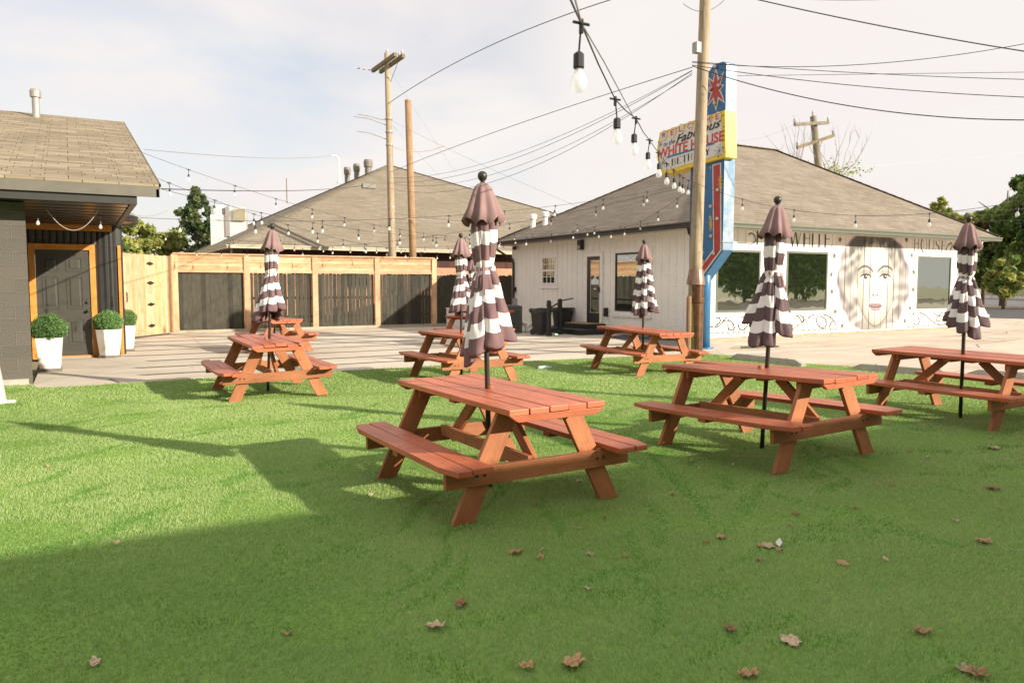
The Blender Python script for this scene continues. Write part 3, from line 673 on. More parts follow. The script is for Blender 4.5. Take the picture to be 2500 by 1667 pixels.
t=MB(); frame_x(t,y0-.0,y1+.0,z0,z1,.14,WX-.05,WX-.002); t.b2((WX-.12,y0-.16,z0-.10),(WX-.002,y1+.16,z0-.02)); t.build('door_frame',TRIM,dr)
# wall fittings
P=at(*s5(905,218),'x',WX)
b=MB(); b.b2((WX-.16,P.y-.10,P.z-.16),(WX-.014,P.y+.10,P.z+.16)); b.b2((WX-.17,P.y-.06,P.z-.13),(WX-.16,P.y+.06,P.z-.02),1); b.build('wall_lamp',[DARKM,flat('lamp_lens',(.45,.42,.38),.3)],wb,bevel=.01)
P=at(*s5(292,247),'x',WX); b=MB(); b.tube([(WX-.002,P.y,P.z),(WX-.1,P.y,P.z)],.06,10); b.tube([(WX-.1,P.y-.05,P.z+.02),(WX-.2,P.y-.22,P.z-.03)],.055,10); b.build('floodlight',DARKM,wb)
P=at(*s5(295,622),'x',WX); b=MB(); b.b2((WX-.1,P.y-.07,P.z-.09),(WX-.014,P.y+.07,P.z+.09)); b.build('outlet_box',GREYB if False else DARKM,wb)
P=at(*s5(300,735),'x',WX); b=MB(); b.b2((WX-.1,P.y-.1,P.z-.14),(WX-.014,P.y+.1,P.z+.14)); b.tube([(WX-.05,P.y,P.z-.14),(WX-.05,P.y,.9)],.015,6); b.build('meter_box',GREYB,wb)
P=at(*s5(1131,828),'x',WX); b=MB(); b.b2((WX-.12,P.y-.06,P.z-.14),(WX-.014,P.y+.06,P.z+.14)); b.build('lock_box',DARKM,wb,bevel=.01)
# ---- step, mat, handrail
y0s,y1s=dy0-.75,dy1+.9
st=thing('door_step','low black wooden step below the glass shop door','step',(WX-1.0,(y0s+y1s)/2,0))
b=MB(); b.b2((WX-1.35,y0s,0),(WX-.02,y1s,.16)); b.b2((WX-.75,dy0-.3,.163),(WX-.02,dy1+.3,.30)); b.build('tread',BLACK,st,bevel=.006)
m_=MB(); m_.b2((WX-.72,dy0-.25,.303),(WX-.1,dy1+.25,.318)); tag(m_.build('door_mat',mat('jute',(.42,.28,.12),(.33,.21,.09),20,.95)),'brown doormat on the black step under the glass shop door','mat')
hr=thing('handrail','black two post handrail beside the bins and shop door','handrail',(12.9,20,0))
A1=at(*s5(597,1045),'z',0); A2=at(*s5(697,1030),'z',0)
ztA=at(*s5(597,735),'y',A1.y).z; ztB=at(*s5(697,720),'y',A2.y).z
for A_,zt_ in((A1,ztA),(A2,ztB)):
    b=MB(); b.box((A_.x,A_.y,zt_/2),(.11,.11,zt_)); b.lathe([(.065,zt_),(.07,zt_+.02),(.045,zt_+.05)],(A_.x,A_.y,0),8); b.lathe([(.1,0),(.1,.10),(.06,.12)],(A_.x,A_.y,0),10); b.build('post',BLACK,hr,bevel=.006)
b=MB(); b.beam((A1.x,A1.y,ztA-.2),(A2.x,A2.y,ztB-.06),.04,.04); b.tube([(A2.x,A2.y,ztB-.02),(WX-.35,dy1+.35,ztB+.03)],.022,8); b.build('rail',BLACK,hr)
# ---- bins
def bin_(label,c,w,h,lid):
    t=thing('wheelie_bin',label,'bin',(c.x,c.y,0),'black bins by the shop wall'); b=MB()
    R=Matrix.Rotation(.2,3,'Z'); n=[]
    for z,s_ in((.03,.78),(h*.75,.95),(h*.97,1)):
        n.append([Vector((c.x,c.y,z))+R@Vector((x*w/2*s_,y*w/2*s_,0)) for x,y in((-1,-.8),(-.8,-1),(.8,-1),(1,-.8),(1,.8),(.8,1),(-.8,1),(-1,.8))])
    for a,d in zip(n[:-1],n[1:]):
        for j in range(8): l=(j+1)%8; b.face([a[j],a[l],d[l],d[j]])
    b.face(n[0][::-1]); b.face(n[-1]); body=b.build('body',BLACK,t)
    b=MB(); b.lathe([(w*.66,h*.93),(w*.68,h*.97),(w*.64,h)],(c.x,c.y,0),16); b.build('rim',BLACK,t)
    if lid:
        b=MB(); b.box((c.x,c.y,h+.025),(w*1.1,w*1.1,.05),R); b.build('lid',BLACK,t,bevel=.015)
    else:
        b=MB(); rg=random.Random(2); ring=[]
        for k,(rr,z) in enumerate(((.70,h*.86),(.73,h*.95),(.70,h+.02),(.5,h+.0),(.3,h*.93))):
            for j in range(24): a=2*math.pi*j/24; q=rr*w*(1+rg.uniform(-.05,.05)); b.v.append(Vector((c.x+q*math.cos(a),c.y+q*math.sin(a),z+rg.uniform(-.015,.015))))
        for k in range(4):
            for j in range(24): l=(j+1)%24; b.f.append((k*24+j,k*24+l,(k+1)*24+l,(k+1)*24+j)); b.m.append(0); b.h.append(None)
        b.build('bin_liner',flat('bin_bag',(.02,.02,.02),.2),t)
    b=MB()
    for s_ in(-1,1):
        q=Vector((c.x,c.y,.09))+R@Vector((w*.33*s_,w*.4,0)); b.tube([q-R@Vector((.03,0,0)),q+R@Vector((.03,0,0))],.09,12)
    b.build('wheel',BLACK,t)
c1=at(*s5(545,1040),'z',0)+Vector((.12,.3,0)); hb=at(*s5(545,800),'y',c1.y).z
bin_('black bin with a bag folded over its open rim, left of the handrail posts',c1,.52,hb,False)
c2=at(*s5(735,1000),'z',0)+Vector((.1,.25,0)); bin_('black lidded bin against the wall, right of the open bin',c2,.55,at(*s5(735,800),'y',c2.y).z,True)
P=at(*s5(665,1042),'z',.05); b=MB(); b.tube([P+Vector((-.07,0,.03)),P+Vector((.03,0,.03)),P+Vector((.07,0,.03)),P+Vector((.1,0,.03))],[.035,.035,.015,.012],10); tag(b.build('green_bottle',flat('green_plastic',(.03,.28,.07),.3)),'crushed green bottle lying between the handrail posts','bottle')
# ---- condenser
a0=at(1275,813,'z',0); a1=at(1210,808,'z',0)
ac=thing('air_conditioner','dark green-grey outdoor condenser with a red label beside the black fence','air conditioner',(a0.x,a0.y,0))
ach=at(1275,748,'y',a0.y).z; W2=.95
Ra=Matrix.Rotation(-PSI+.10,3,'Z'); cc=Vector((a0.x,a0.y,0))+Ra@Vector((-W2/2,W2/2,0))
b=MB(); b.box(cc+Vector((0,0,.04)),(W2*.96,W2*.96,.08),Ra); b.box(cc+Vector((0,0,ach/2+.03)),(W2-.06,W2-.06,ach-.1),Ra)
for s_ in((-1,-1),(1,-1),(1,1),(-1,1)): b.box(cc+Ra@Vector((s_[0]*(W2/2-.04),s_[1]*(W2/2-.04),ach/2)),(.08,.08,ach-.04),Ra)
b.build('cabinet',ACM,ac)
b=MB(); b.box(cc+Vector((0,0,ach-.01)),(W2,W2,.05),Ra); b.lathe([(W2*.4,ach+.01),(W2*.4,ach+.03),(W2*.36,ach+.035)],(cc.x,cc.y,0),20); b.build('top_grille',ACM,ac,bevel=.006)
b=MB(); k=.12
while k<ach-.08:
    for q in(0,1,2,3):
        Rq=Ra@Matrix.Rotation(q*math.pi/2,3,'Z'); b.box(cc+Rq@Vector((0,-W2/2+.012,k)),(W2-.16,.03,.022),Rq@Matrix.Rotation(.6,3,'X'))
    k+=.062
b.build('louvre',flat('louvre_green_grey',(.10,.11,.09),.5),ac)
b=MB(); b.box(cc+Ra@Vector((.10,-W2/2-.008,ach-.16)),(.22,.006,.07),Ra); b.build('badge',REDL,ac)
b=MB(); q=at(1290,806,'z',.05); b.tube([q+Vector((-.3,.9,.3)),q+Vector((.1,.5,.25)),q+Vector((.1,.1,.16)),q+Vector((-.15,-.1,.10)),q+Vector((-.15,-.15,-.04))],.055,10); tag(b.build('drain_pipe',PIPEW),'bent white plastic drain pipe on the ground between condenser and bins','pipe')
# ---- white cabinet in front of black fence
q=at(1103,800,'z',0); hz=at(1103,754,'y',q.y).z
b=MB(); b.b2((q.x,q.y,0),(q.x+.8,q.y+.45,hz)); b.b2((q.x-.02,q.y-.02,hz+.001),(q.x+.82,q.y+.47,hz+.03)); b.b2((q.x+.05,q.y-.012,.06),(q.x+.38,q.y-.002,hz-.05)); b.b2((q.x+.42,q.y-.012,.06),(q.x+.75,q.y-.002,hz-.05)); tag(b.build('storage_cabinet',PIPEW,bevel=.008),'low white cabinet in front of the black fence behind the middle tables','cabinet')
# ================================================================== MURAL
def mp8(X,Y): return at(2000+X/5.227,540+Y/5.227,'y',WY)
def mural():
    nx,nz=230,300; X0,X1=190,1190; A=mp8(X0,900); B_=mp8(X1,900); zt=ZS-.01; zb=.13
    xs=np.linspace(A.x,B_.x,nx); zs=np.linspace(zb,zt,nz)
    XW,ZW=np.meshgrid(xs,zs)
    # painting coordinates: invert by sampling the projection at four corners
    d=lambda x,z:proj(x,WY,z)
    u=np.zeros_like(XW); v=np.zeros_like(XW)
    xx=XW;zz=ZW-CH; yy=WY
    xc=xx*math.cos(PSI)-yy*math.sin(PSI); yc=xx*math.sin(PSI)+yy*math.cos(PSI)
    Y=yc*math.cos(TH)-zz*math.sin(TH); Z=yc*math.sin(TH)+zz*math.cos(TH)
    X=(CX+F*xc/Y-2000)*5.227; V=(CY-F*Z/Y-540)*5.227
    sm=lambda a,b_,t:np.clip((t-a)/(b_-a),0,1)**2*(3-2*np.clip((t-a)/(b_-a),0,1))
    ell=lambda cx,cy,rx,ry:np.sqrt(((X-cx)/rx)**2+((V-cy)/ry)**2)
    C=np.ones(X.shape+(3,))*np.array([.80,.77,.73])
    def put(mask,col): 
        nonlocal C
        C=C*(1-mask[...,None])+np.array(col)*mask[...,None]
    e=ell(690,770,468,690)
    put((1-sm(.98,1.10,e))*.55,(.72,.62,.74))          # lilac spray halo
    hair=(1-sm(.93,1.02,e+.025*np.sin(V*.02+X*.01)))
    wave=.5+.5*np.sin(X*.018+V*.011+2.2*np.sin(V*.009+X*.004))*np.sin(V*.016-X*.008+1.4*np.sin(X*.015))
    wave2=.5+.5*np.sin((X-700)*np.sign(X-700)*.045+V*.02+1.5*np.sin(V*.012))
    g=.30+.34*wave**1.3+.10*wave2-.10*sm(.72,.95,e)
    hc=np.stack([g,g*.97,g*.93],-1); C=C*(1-hair[...,None])+hc*hair[...,None]
    put(hair*sm(.80,.98,e)*.35,(.45,.38,.45))
    # shoulders / neck at the bottom
    put((1-sm(.9,1.05,ell(700,1500,230,330)))*hair,(.50,.48,.45))
    put((1-sm(.9,1.05,ell(905,1420,150,130)))*.9,(.70,.67,.63))
    put(hair*sm(1180,1390,V)*(1-sm(.9,1.1,ell(700,1500,230,330)))*.4,(.30,.28,.27))
    # face
    f=np.where(V<800,ell(712,800,250,540),ell(712,800,245-50*np.clip((V-1050)/300,0,1),545)); face=1-sm(.95,1.0,f)
    sh=.70-.20*sm(.62,1.,f)-.06*sm(300,0,np.abs(X-560)); fc=np.stack([sh+.02,sh,sh-.04],-1); C=C*(1-face[...,None])+fc*face[...,None]
    put((1-sm(.6,1.1,ell(715,450,180,170)))*.5*face,(.80,.77,.72))
    for cx in(545,880): put((1-sm(.3,1.2,ell(cx,1010,110,230)))*.35*face,(.46,.44,.42))
    put((1-sm(.5,1.1,ell(475,900,38,90)))*.7,(.66,.63,.60))
    # fringe: dark rough hairline
    edge=300+26*np.sin(X*.05)+18*np.sin(X*.13+1)+((X-712)/250)**2*90-40*np.exp(-((X-700)/40.)**2)
    put(hair*(1-sm(-40,25,V-edge))*.75*(np.abs(X-712)<330),(.17,.16,.15))
    put(hair*(1-sm(-200,-60,V-edge))*.5*(.4+.6*wave2),(.34,.31,.29))
    for s_,cx in((-1,592),(1,838)):
        # brow
        yb=575+((X-(cx+8*s_))/95)**2*60-20*np.sign(s_)*(X-cx)/100*0; put((1-sm(10,24,np.abs(V-yb)))*(np.abs(X-cx)<98)*.85*face,(.18,.17,.16))
        put((1-sm(.5,1.15,ell(cx,660,92,58)))*.55*face,(.30,.28,.27))       # lid shadow
        put(1-sm(.85,1.05,ell(cx,712,60,34)),(.86,.84,.81)); put(1-sm(.85,1.1,ell(cx,708,27,31)),(.07,.07,.07)); put(1-sm(.6,1.1,ell(cx+8,700,8,9)),(.9,.9,.9))
        ly=678+((X-cx)/66)**2*30; put((1-sm(7,15,np.abs(V-ly)))*(np.abs(X-cx)<72)*.95,(.06,.06,.06))
        put((1-sm(3,8,np.abs(V-(746-((X-cx)/62)**2*26))))*(np.abs(X-cx)<52)*.5,(.25,.24,.23))
    put((1-sm(.4,1.2,ell(672,860,22,120)))*.30*face,(.40,.38,.36)); put((1-sm(.5,1.2,ell(714,940,52,26)))*.45,(.36,.34,.33))
    for cx in(688,742): put(1-sm(.6,1.1,ell(cx,944,13,9)),(.12,.11,.11))
    put((1-sm(.5,1.1,ell(714,905,20,50)))*.5,(.80,.78,.74))
    # lips
    up=(1-sm(.85,1.05,ell(680,1078,52,32)))+(1-sm(.85,1.05,ell(748,1078,52,32))); put(np.clip(up,0,1)*.95,(.38,.29,.30)); put((1-sm(.85,1.05,ell(714,1112,66,38)))*.95,(.45,.35,.36))
    put((1-sm(3,8,np.abs(V-(1094+6*np.cos((X-714)*.05)))))*(np.abs(X-714)<66),(.12,.08,.09)); put((1-sm(.4,1.,ell(714,1118,26,10)))*.7,(.72,.62,.62))
    put((1-sm(.5,1.1,ell(714,1180,60,20)))*.4*face,(.42,.40,.38)); put((1-sm(0,14,np.abs(f-.985)*300))*.5*(V>1050),(.20,.18,.18))
    # black board joints
    ph=(XW-p0)/GS; dd=np.abs(ph-np.round(ph))*GS; put((dd<.013)*hair*(.75+.25*(np.sin(V*.01+ph*3)>0)),(.03,.03,.03)); put((dd<.008)*(1-hair)*.6,(.35,.34,.33))
    C=np.clip(C,0.02,1)**1.75*1.15
    me=bpy.data.meshes.new('mural_portrait'); verts=np.stack([XW,np.full_like(XW,WY-.005),ZW],-1).reshape(-1,3)-np.array([WX,WY,0])
    idx=np.arange(nx*nz).reshape(nz,nx); q=np.stack([idx[:-1,:-1],idx[:-1,1:],idx[1:,1:],idx[1:,:-1]],-1).reshape(-1,4)
    me.from_pydata(verts.tolist(),[],q.tolist()); ca=me.color_attributes.new('paint','FLOAT_COLOR','POINT')
    ca.data.foreach_set('color',np.concatenate([C,np.ones(C.shape[:2]+(1,))],-1).reshape(-1,4).astype(np.float32).ravel())
    m,t,b=nt('portrait_paint'); at_=t.nodes.new('ShaderNodeAttribute'); at_.attribute_name='paint'; t.links.new(at_.outputs['Color'],b.inputs['Base Color']); b.inputs['Roughness'].default_value=.6
    me.materials.append(m); o=bpy.data.objects.new('painted_portrait',me); COL.objects.link(o); o.parent=wb
    o['label']='spray painted grey portrait of a woman with wavy hair and a lilac outline'
def proj(x,y,z): return None
mural()
def ribbon(b,pts,w,Y,th=.002,mi=0):
    "painted stroke on a plane y=Y"
    for p,q in zip(pts[:-1],pts[1:]):
        d=Vector((q[0]-p[0],q[1]-p[1])); 
        if d.length<1e-6: continue
        d.normalize(); n=Vector((-d.y,d.x))*w/2; e=d*w*.3
        b.prism([(p[0]-n.x-e.x,Y,p[1]-n.y-e.y),(q[0]-n.x+e.x,Y,q[1]-n.y+e.y),(q[0]+n.x+e.x,Y,q[1]+n.y+e.y),(p[0]+n.x-e.x,Y,p[1]+n.y-e.y)],(0,th,0))
def star5(b,x,z,r,Y,rot=.2):
    P=[(x+(r if k%2==0 else r*.38)*math.sin(rot+k*math.pi/5),Y,z+(r if k%2==0 else r*.38)*math.cos(rot+k*math.pi/5)) for k in range(10)]
    b.prism(P,(0,.002,0))
YM=WY-.009
# condensed serif capitals built from strokes: unit box 0..1 wide, 0..1 high; (points, thick?)
GL={'T':[([(0,1),(1,1)],0),([(.5,1),(.5,0)],1),([(0,1),(0,.9)],0),([(1,1),(1,.9)],0),([(.3,0),(.7,0)],0)],
 'H':[([(.12,0),(.12,1)],1),([(.88,0),(.88,1)],0),([(.12,.52),(.88,.52)],0),([(0,0),(.26,0)],0),([(0,1),(.26,1)],0),([(.74,0),(1,0)],0),([(.74,1),(1,1)],0)],
 'E':[([(.15,0),(.15,1)],1),([(0,1),(.9,1)],0),([(.15,.52),(.7,.52)],0),([(0,0),(.95,0)],0),([(.9,1),(.9,.88)],0),([(.95,0),(.95,.14)],0)],
 'W':[([(.05,1),(.3,0)],1),([(.3,0),(.5,.95)],0),([(.5,.95),(.7,0)],1),([(.7,0),(.97,1)],0),([(-.05,1),(.2,1)],0),([(.82,1),(1.05,1)],0)],
 'I':[([(.5,0),(.5,1)],1),([(.15,0),(.85,0)],0),([(.15,1),(.85,1)],0)],
 'O':[([(.5+.45*math.sin(a*math.pi/10),.5+.5*math.cos(a*math.pi/10)) for a in range(0,11)],0),([(.5+.45*math.sin(a*math.pi/10),.5+.5*math.cos(a*math.pi/10)) for a in range(10,21)],1)],
 'U':[([(.12,1),(.12,.3)],1),([(.12,.3),(.2,.1),(.5,0),(.78,.1),(.88,.3)],0),([(.88,.3),(.88,1)],0),([(0,1),(.25,1)],0),([(.75,1),(1,1)],0)],
 'S':[([(.88,.8),(.8,.95),(.5,1),(.2,.93),(.12,.75)],0),([(.12,.75),(.3,.58),(.7,.42),(.88,.25)],1),([(.88,.25),(.8,.07),(.5,0),(.2,.05),(.1,.22)],0)],
 'B':[([(.15,0),(.15,1)],1),([(0,1),(.6,1),(.8,.9),(.8,.62),(.6,.52),(.15,.52)],0),([(.6,.52),(.9,.4),(.9,.1),(.65,0),(0,0)],0)],
 'A':[([(.5,1),(.1,0)],0),([(.5,1),(.88,0)],1),([(.25,.36),(.75,.36)],0),([(0,0),(.22,0)],0),([(.74,0),(1,0)],0)],
 'N':[([(.12,0),(.12,1)],0),([(.12,1),(.85,0)],1),([(.85,0),(.85,1)],0),([(0,0),(.25,0)],0),([(.7,1),(1,1)],0)],
 'Y':[([(.08,1),(.5,.45)],1),([(.92,1),(.5,.45)],0),([(.5,.45),(.5,0)],1),([(.3,0),(.7,0)],0)]}
def letter(b,ch,x,z,w,h,tk,tn,Y,fx=1):
    for pts,k in GL[ch]: ribbon(b,[(x+fx*p[0]*w,z+p[1]*h) for p in pts],tk if k else tn,Y)
def z7(X,Y_): return at(1700+X/2.94,500+Y_/2.94,'y',WY)
words=[('T',415,460,170,280),('H',485,545,172,285),('E',580,625,178,290),('W',665,755,183,297),('H',768,800,188,299),('I',815,845,188,300),('T',858,905,190,302),('E',915,975,195,303),
       ('H',1560,1600,232,330),('O',1608,1658,236,336),('U',1664,1706,240,338),('S',1712,1748,244,340),('E',1756,1790,248,342)]
words[4]=('H',765,820,188,299); words[5]=('I',818,850,190,300)
for gi,grp in enumerate((words[:3],words[3:8],words[8:])):
    b=MB()
    for ch,xa,xb,ya,yb in grp:
        P=z7(xa,yb); Q=z7(xb,ya); letter(b,ch,P.x,P.z,Q.x-P.x,Q.z-P.z,.055 if gi<2 else .045,.016,YM)
    b.build('painted_lettering',INK if gi<2 else flat('grey_paint',(.12,.12,.11),.6),wb)
for k,(X,Y_) in enumerate(((1030,250),(990,367),(968,500),(972,622),(995,765),(1045,868),(1507,250),(1545,362),(1557,482),(1553,607),(1532,740),(1495,833))):
    P=z7(X,Y_); b=MB(); star5(b,P.x,P.z,.115,YM,.15 if k<6 else -.15); b.build('painted_star',INK if k in(6,) else flat('star_grey_%d'%k,(.10,.10,.095),.6),wb)
def curve7(pts,w,b):
    Q=[Vector((z7(*p).x,z7(*p).z)) for p in pts]; out=[]
    for i in range(len(Q)-1):
        p0_,p1_,p2_,p3_=Q[max(i-1,0)],Q[i],Q[i+1],Q[min(i+2,len(Q)-1)]
        for s_ in range(6):
            t=s_/6; out.append(.5*((2*p1_)+(-p0_+p2_)*t+(2*p0_-5*p1_+4*p2_-p3_)*t*t+(-p0_+3*p1_-3*p2_+p3_)*t**3))
    out.append(Q[-1]); ribbon(b,[(p.x,p.y) for p in out],w,YM)
SCR=[[(92,868),(130,880),(170,862),(210,815),(250,800),(330,805),(362,840),(362,870),(340,895),(310,890),(300,860)],
 [(135,870),(160,850),(172,830),(160,808),(140,812)],[(225,860),(232,890),(255,900),(272,885),(262,855),(235,830),(190,835)],
 [(650,895),(690,892),(735,860),(790,820),(850,785),(900,785),(950,800),(985,830),(1000,860)],[(690,790),(730,800),(760,840),(770,815),(740,790),(700,780)],
 [(870,795),(860,830),(880,870),(910,885),(935,860),(925,820),(890,800)],[(985,830),(965,850),(950,880)],
 [(1535,850),(1545,800),(1580,772),(1640,790),(1700,840),(1760,860),(1800,840)],[(1560,850),(1580,860),(1600,840),(1590,810)],[(1700,780),(1760,800),(1790,790),(1770,770),(1735,800),(1720,830),(1760,830)],
 [(292,275),(340,275),(400,278),(422,262),(418,225),(395,205),(375,215)],[(1795,330),(1800,300),(1825,275),(1835,295),(1820,335)]]
SCM=flat('scroll_grey',(.13,.135,.125),.6)
for q in SCR: b=MB(); curve7(q,.030,b); b.build('painted_scroll',SCM,wb)
b=MB()
for (xa,ya,xb,yb) in((92,920,1040,888),(1480,880,1870,852),(1790,345,1862,342)): curve7([(xa,ya),((xa+xb)/2,(ya+yb)/2+1),(xb,yb)],.022,b)
for k in range(60):
    x=xr-.2-k*GS*1.0
    q=proj
for X in list(range(150,650,39))+list(range(690,1030,39))+list(range(1520,1860,37)):
    zb_=z7(X,925-(X-92)*.034); b.prism([(zb_.x-.006,YM,zb_.z-.06),(zb_.x+.006,YM,zb_.z-.06),(zb_.x+.006,YM,zb_.z+.55),(zb_.x-.006,YM,zb_.z+.55)],(0,.002,0))
    star5(b,zb_.x,zb_.z+.01,.032,YM-.0025,0)
b.build('painted_border',flat('border_grey',(.17,.17,.16),.6),wb)
# ================================================================== FENCES
FY=26.4
BLK3=[BLKFENCE,grain('black_board_worn',(.055,.053,.042),(.10,.094,.072),.85,True,.5),grain('black_board_deep',(.03,.03,.024),(.06,.057,.045),.85,False,.5)]
PN3=[PINE,grain('pine_pale',(.75,.51,.33),(.63,.41,.25),.7,True,.3),grain('pine_warm',(.68,.42,.22),(.55,.32,.16),.7,True,.3)]
fn=thing('board_fence','pine framed fence with black vertical boards behind the patio','fence',(2.7,FY,0))
PX=[2.75,4.96,7.23,9.49,11.73]; ZL,ZT_=1.95,2.52
for k,x in enumerate(PX):
    b=MB(); b.box((x,FY-.06,ZT_/2-.0),(.19,.10,ZT_)); b.build('post',PINE,fn,bevel=.004)
b=MB(); b.b2((PX[0]-.05,FY-.15,ZT_+.002),(PX[-1]+.0,FY+.06,ZT_+.045)); b.build('top_cap',PINE,fn,bevel=.004)
rg=random.Random(11)
for k in range(4):
    x0,x1=PX[k]+.096,PX[k+1]-.096
    b=MB()
    for j in range(4): z0=ZL+.085+j*.118; b.box(((x0+x1)/2,FY-.045+rg.uniform(-.002,.002),z0+.056),(x1-x0,.022,.110),None,rg.choice((0,1,2)),Vector((1,0,0)))
    b.box(((x0+x1)/2,FY-.07,ZL+.04),(x1-x0,.036,.086)); b.box(((x0+x1)/2,FY-.065,ZT_-.03),(x1-x0,.03,.055))
    b.build('top_boards',PN3,fn)
    b=MB(); x=x0+.003; W_=.138
    gaps=(0.002,.020,.015,.009)[k]
    while x<x1-.03:
        w=min(W_,x1-x); g=gaps*rg.uniform(.1,1.6)+.002; top=ZL+.0+rg.uniform(-.03,.0) if k else ZL+.02; bt=.05+rg.uniform(0,.03)
        tz=rg.uniform(-.006,.006)
        P=[(x,FY+tz,bt),(x+w-g,FY+tz,bt),(x+w-g,FY+tz,top-.03),(x+w-g-.025,FY+tz,top),(x+.025,FY+tz,top),(x,FY+tz,top-.03)]
        i=len(b.f); b.prism(P,(0,.018,0),rg.choice((0,0,1,2))); o=rg.random()*9; b.h[i:]=[(Vector((0,0,1)),o)]*(len(b.f)-i); x+=W_
    b.build('black_boards',BLK3,fn)
    b=MB()
    for z in(.45,1.1): b.box(((x0+x1)/2,FY+.045,z),(x1-x0,.04,.085))
    b.build('rail',BLKFENCE,fn)
b=MB(); b.box((7.5,FY-.16,.05),(10,.09,.09)); b.build('base_timber',mat('grey_timber',(.42,.36,.27),(.35,.30,.22),3,.9),fn)
f2=thing('black_fence','unframed black picket fence running from the pine fence to the shop','fence',(11.9,FY,0))
b=MB(); x=11.86; k=0
while x<WX+.6:
    top=1.93+rg.uniform(-.035,.03); 
    if 13.95<x<14.25: top=1.42
    P=[(x,FY,.05),(x+.128,FY,.05),(x+.128,FY,top-.03),(x+.10,FY,top),(x+.03,FY,top),(x,FY,top-.03)]
    if not(13.78<x<13.9): i=len(b.f); b.prism(P,(0,.018,0)); o=rg.random()*9; b.h[i:]=[(Vector((0,0,1)),o)]*(len(b.f)-i)
    x+=.136
b.build('black_boards',BLKFENCE,f2)
b=MB()
for z in(.45,1.35): b.box((13.5,FY+.045,z),(3.3,.04,.085))
b.build('rail',BLKFENCE,f2)
# gate
G0,G1=Vector((1.17,23.7,0)),Vector((2.68,25.95,0)); gd=(G1-G0).normalized(); gn=Vector((gd.y,-gd.x,0)); GL_=(G1-G0).length
gt=thing('wooden_gate','tall double leaf gate of pale pine pickets with four black hinges','gate',G0)
for q,(a,c) in enumerate(((0,.5),(.503,1))):
    b=MB(); L0,L1=GL_*a,GL_*c; n=int(round((L1-L0)/.135)); w=(L1-L0)/n
    for j in range(n):
        s0=L0+j*w+.003; s1=L0+(j+1)*w-.003; top=2.43+rg.uniform(-.012,.012); o=rg.random()*9
        p=[G0+gd*s0,G0+gd*s1]; i=len(b.f)
        b.prism([p[0]+Vector((0,0,.07)),p[1]+Vector((0,0,.07)),p[1]+Vector((0,0,top-.02)),p[1]-gd*.02+Vector((0,0,top)),p[0]+gd*.02+Vector((0,0,top)),p[0]+Vector((0,0,top-.02))],-gn*.02,rg.choice((0,1,2)))
        b.h[i:]=[(Vector((0,0,1)),o)]*(len(b.f)-i)
    b.build('gate_leaf',PN3,gt)
for z in(2.17,1.60,.97,.34):
    b=MB(); c=G0+gd*GL_*.5+gn*.008+Vector((0,0,z))
    for s_ in(-1,1):
        b.prism([c+gd*s_*.03+Vector((0,0,.05)),c+gd*s_*.12+Vector((0,0,.03)),c+gd*s_*.22,c+gd*s_*.12-Vector((0,0,.03)),c+gd*s_*.03-Vector((0,0,.05))],gn*.008)
    b.tube([c-Vector((0,0,.055)),c+Vector((0,0,.055))],.017,8); b.build('hinge',BLACK,gt)
b=MB(); c=G0+gd*.10+gn*.03+Vector((0,0,1.2)); b.tube([c-Vector((0,0,.14))-gn*.03,c-Vector((0,0,.12)),c+Vector((0,0,.12)),c+Vector((0,0,.14))-gn*.03],.012,6); b.build('gate_handle',BLACK,gt)
# open leaf seen edge on, between silo wall and gate
p=at(300,866,'z',0); e=Vector((1.12,23.5,0)); dd=(e-p).normalized()
g2=thing('open_gate_leaf','orange cedar gate leaf seen edge on beside the corrugated metal wall','gate',p)
zt=at(299,600,'y',p.y).z
b=MB(); b.box((p.x,p.y,zt/2),(.085,.06,zt),Matrix.Rotation(math.atan2(dd.y,dd.x),3,'Z')); b.build('edge_post',CEDAR,g2,bevel=.003)
b=MB(); pe=p+dd*1.7; b.prism([p+Vector((0,0,.06)),pe+Vector((0,0,.06)),pe+Vector((0,0,zt-.05)),p+Vector((0,0,zt-.05))],Vector((-dd.y,dd.x,0))*.03); b.build('leaf_boards',CEDAR,g2)
b=MB(); q=p+Vector((-.42,.2,0)); b.beam(q+Vector((0,0,.06)),p+Vector((0,0,.06)),.09,.04); b.build('bottom_rail',CEDAR,g2)
# ================================================================== LEFT BUILDING
BY=13.8; BX=-.62
lbld=thing('block_building','low dark painted block building with a tan shingle roof and porch at left','building',(BX,BY,0))
b=MB(); b.prism([(-9,BY,-.02),(BX,BY,-.02),(BX-.03,14.05,-.02),(-9,14.05,-.02)],(0,0,2.80)); b.b2((-9,14.05,-.02),(-1.25,18.49,2.78)); b.build('block_wall',BLOCK,lbld)
b=MB(); b.b2((-9,18.5,0),(-.82,18.7,2.95)); b.b2((-.82,18.5,2.39),(.42,18.7,2.95)); 
b.b2((-9,18.7,2.3),(.6,22.4,2.95)); b.build('rear_wall',BLOCK,lbld)
EZ=3.0; RX=1.22; RY,RZ=21.7,5.62; EY=13.15; RYB=30.2
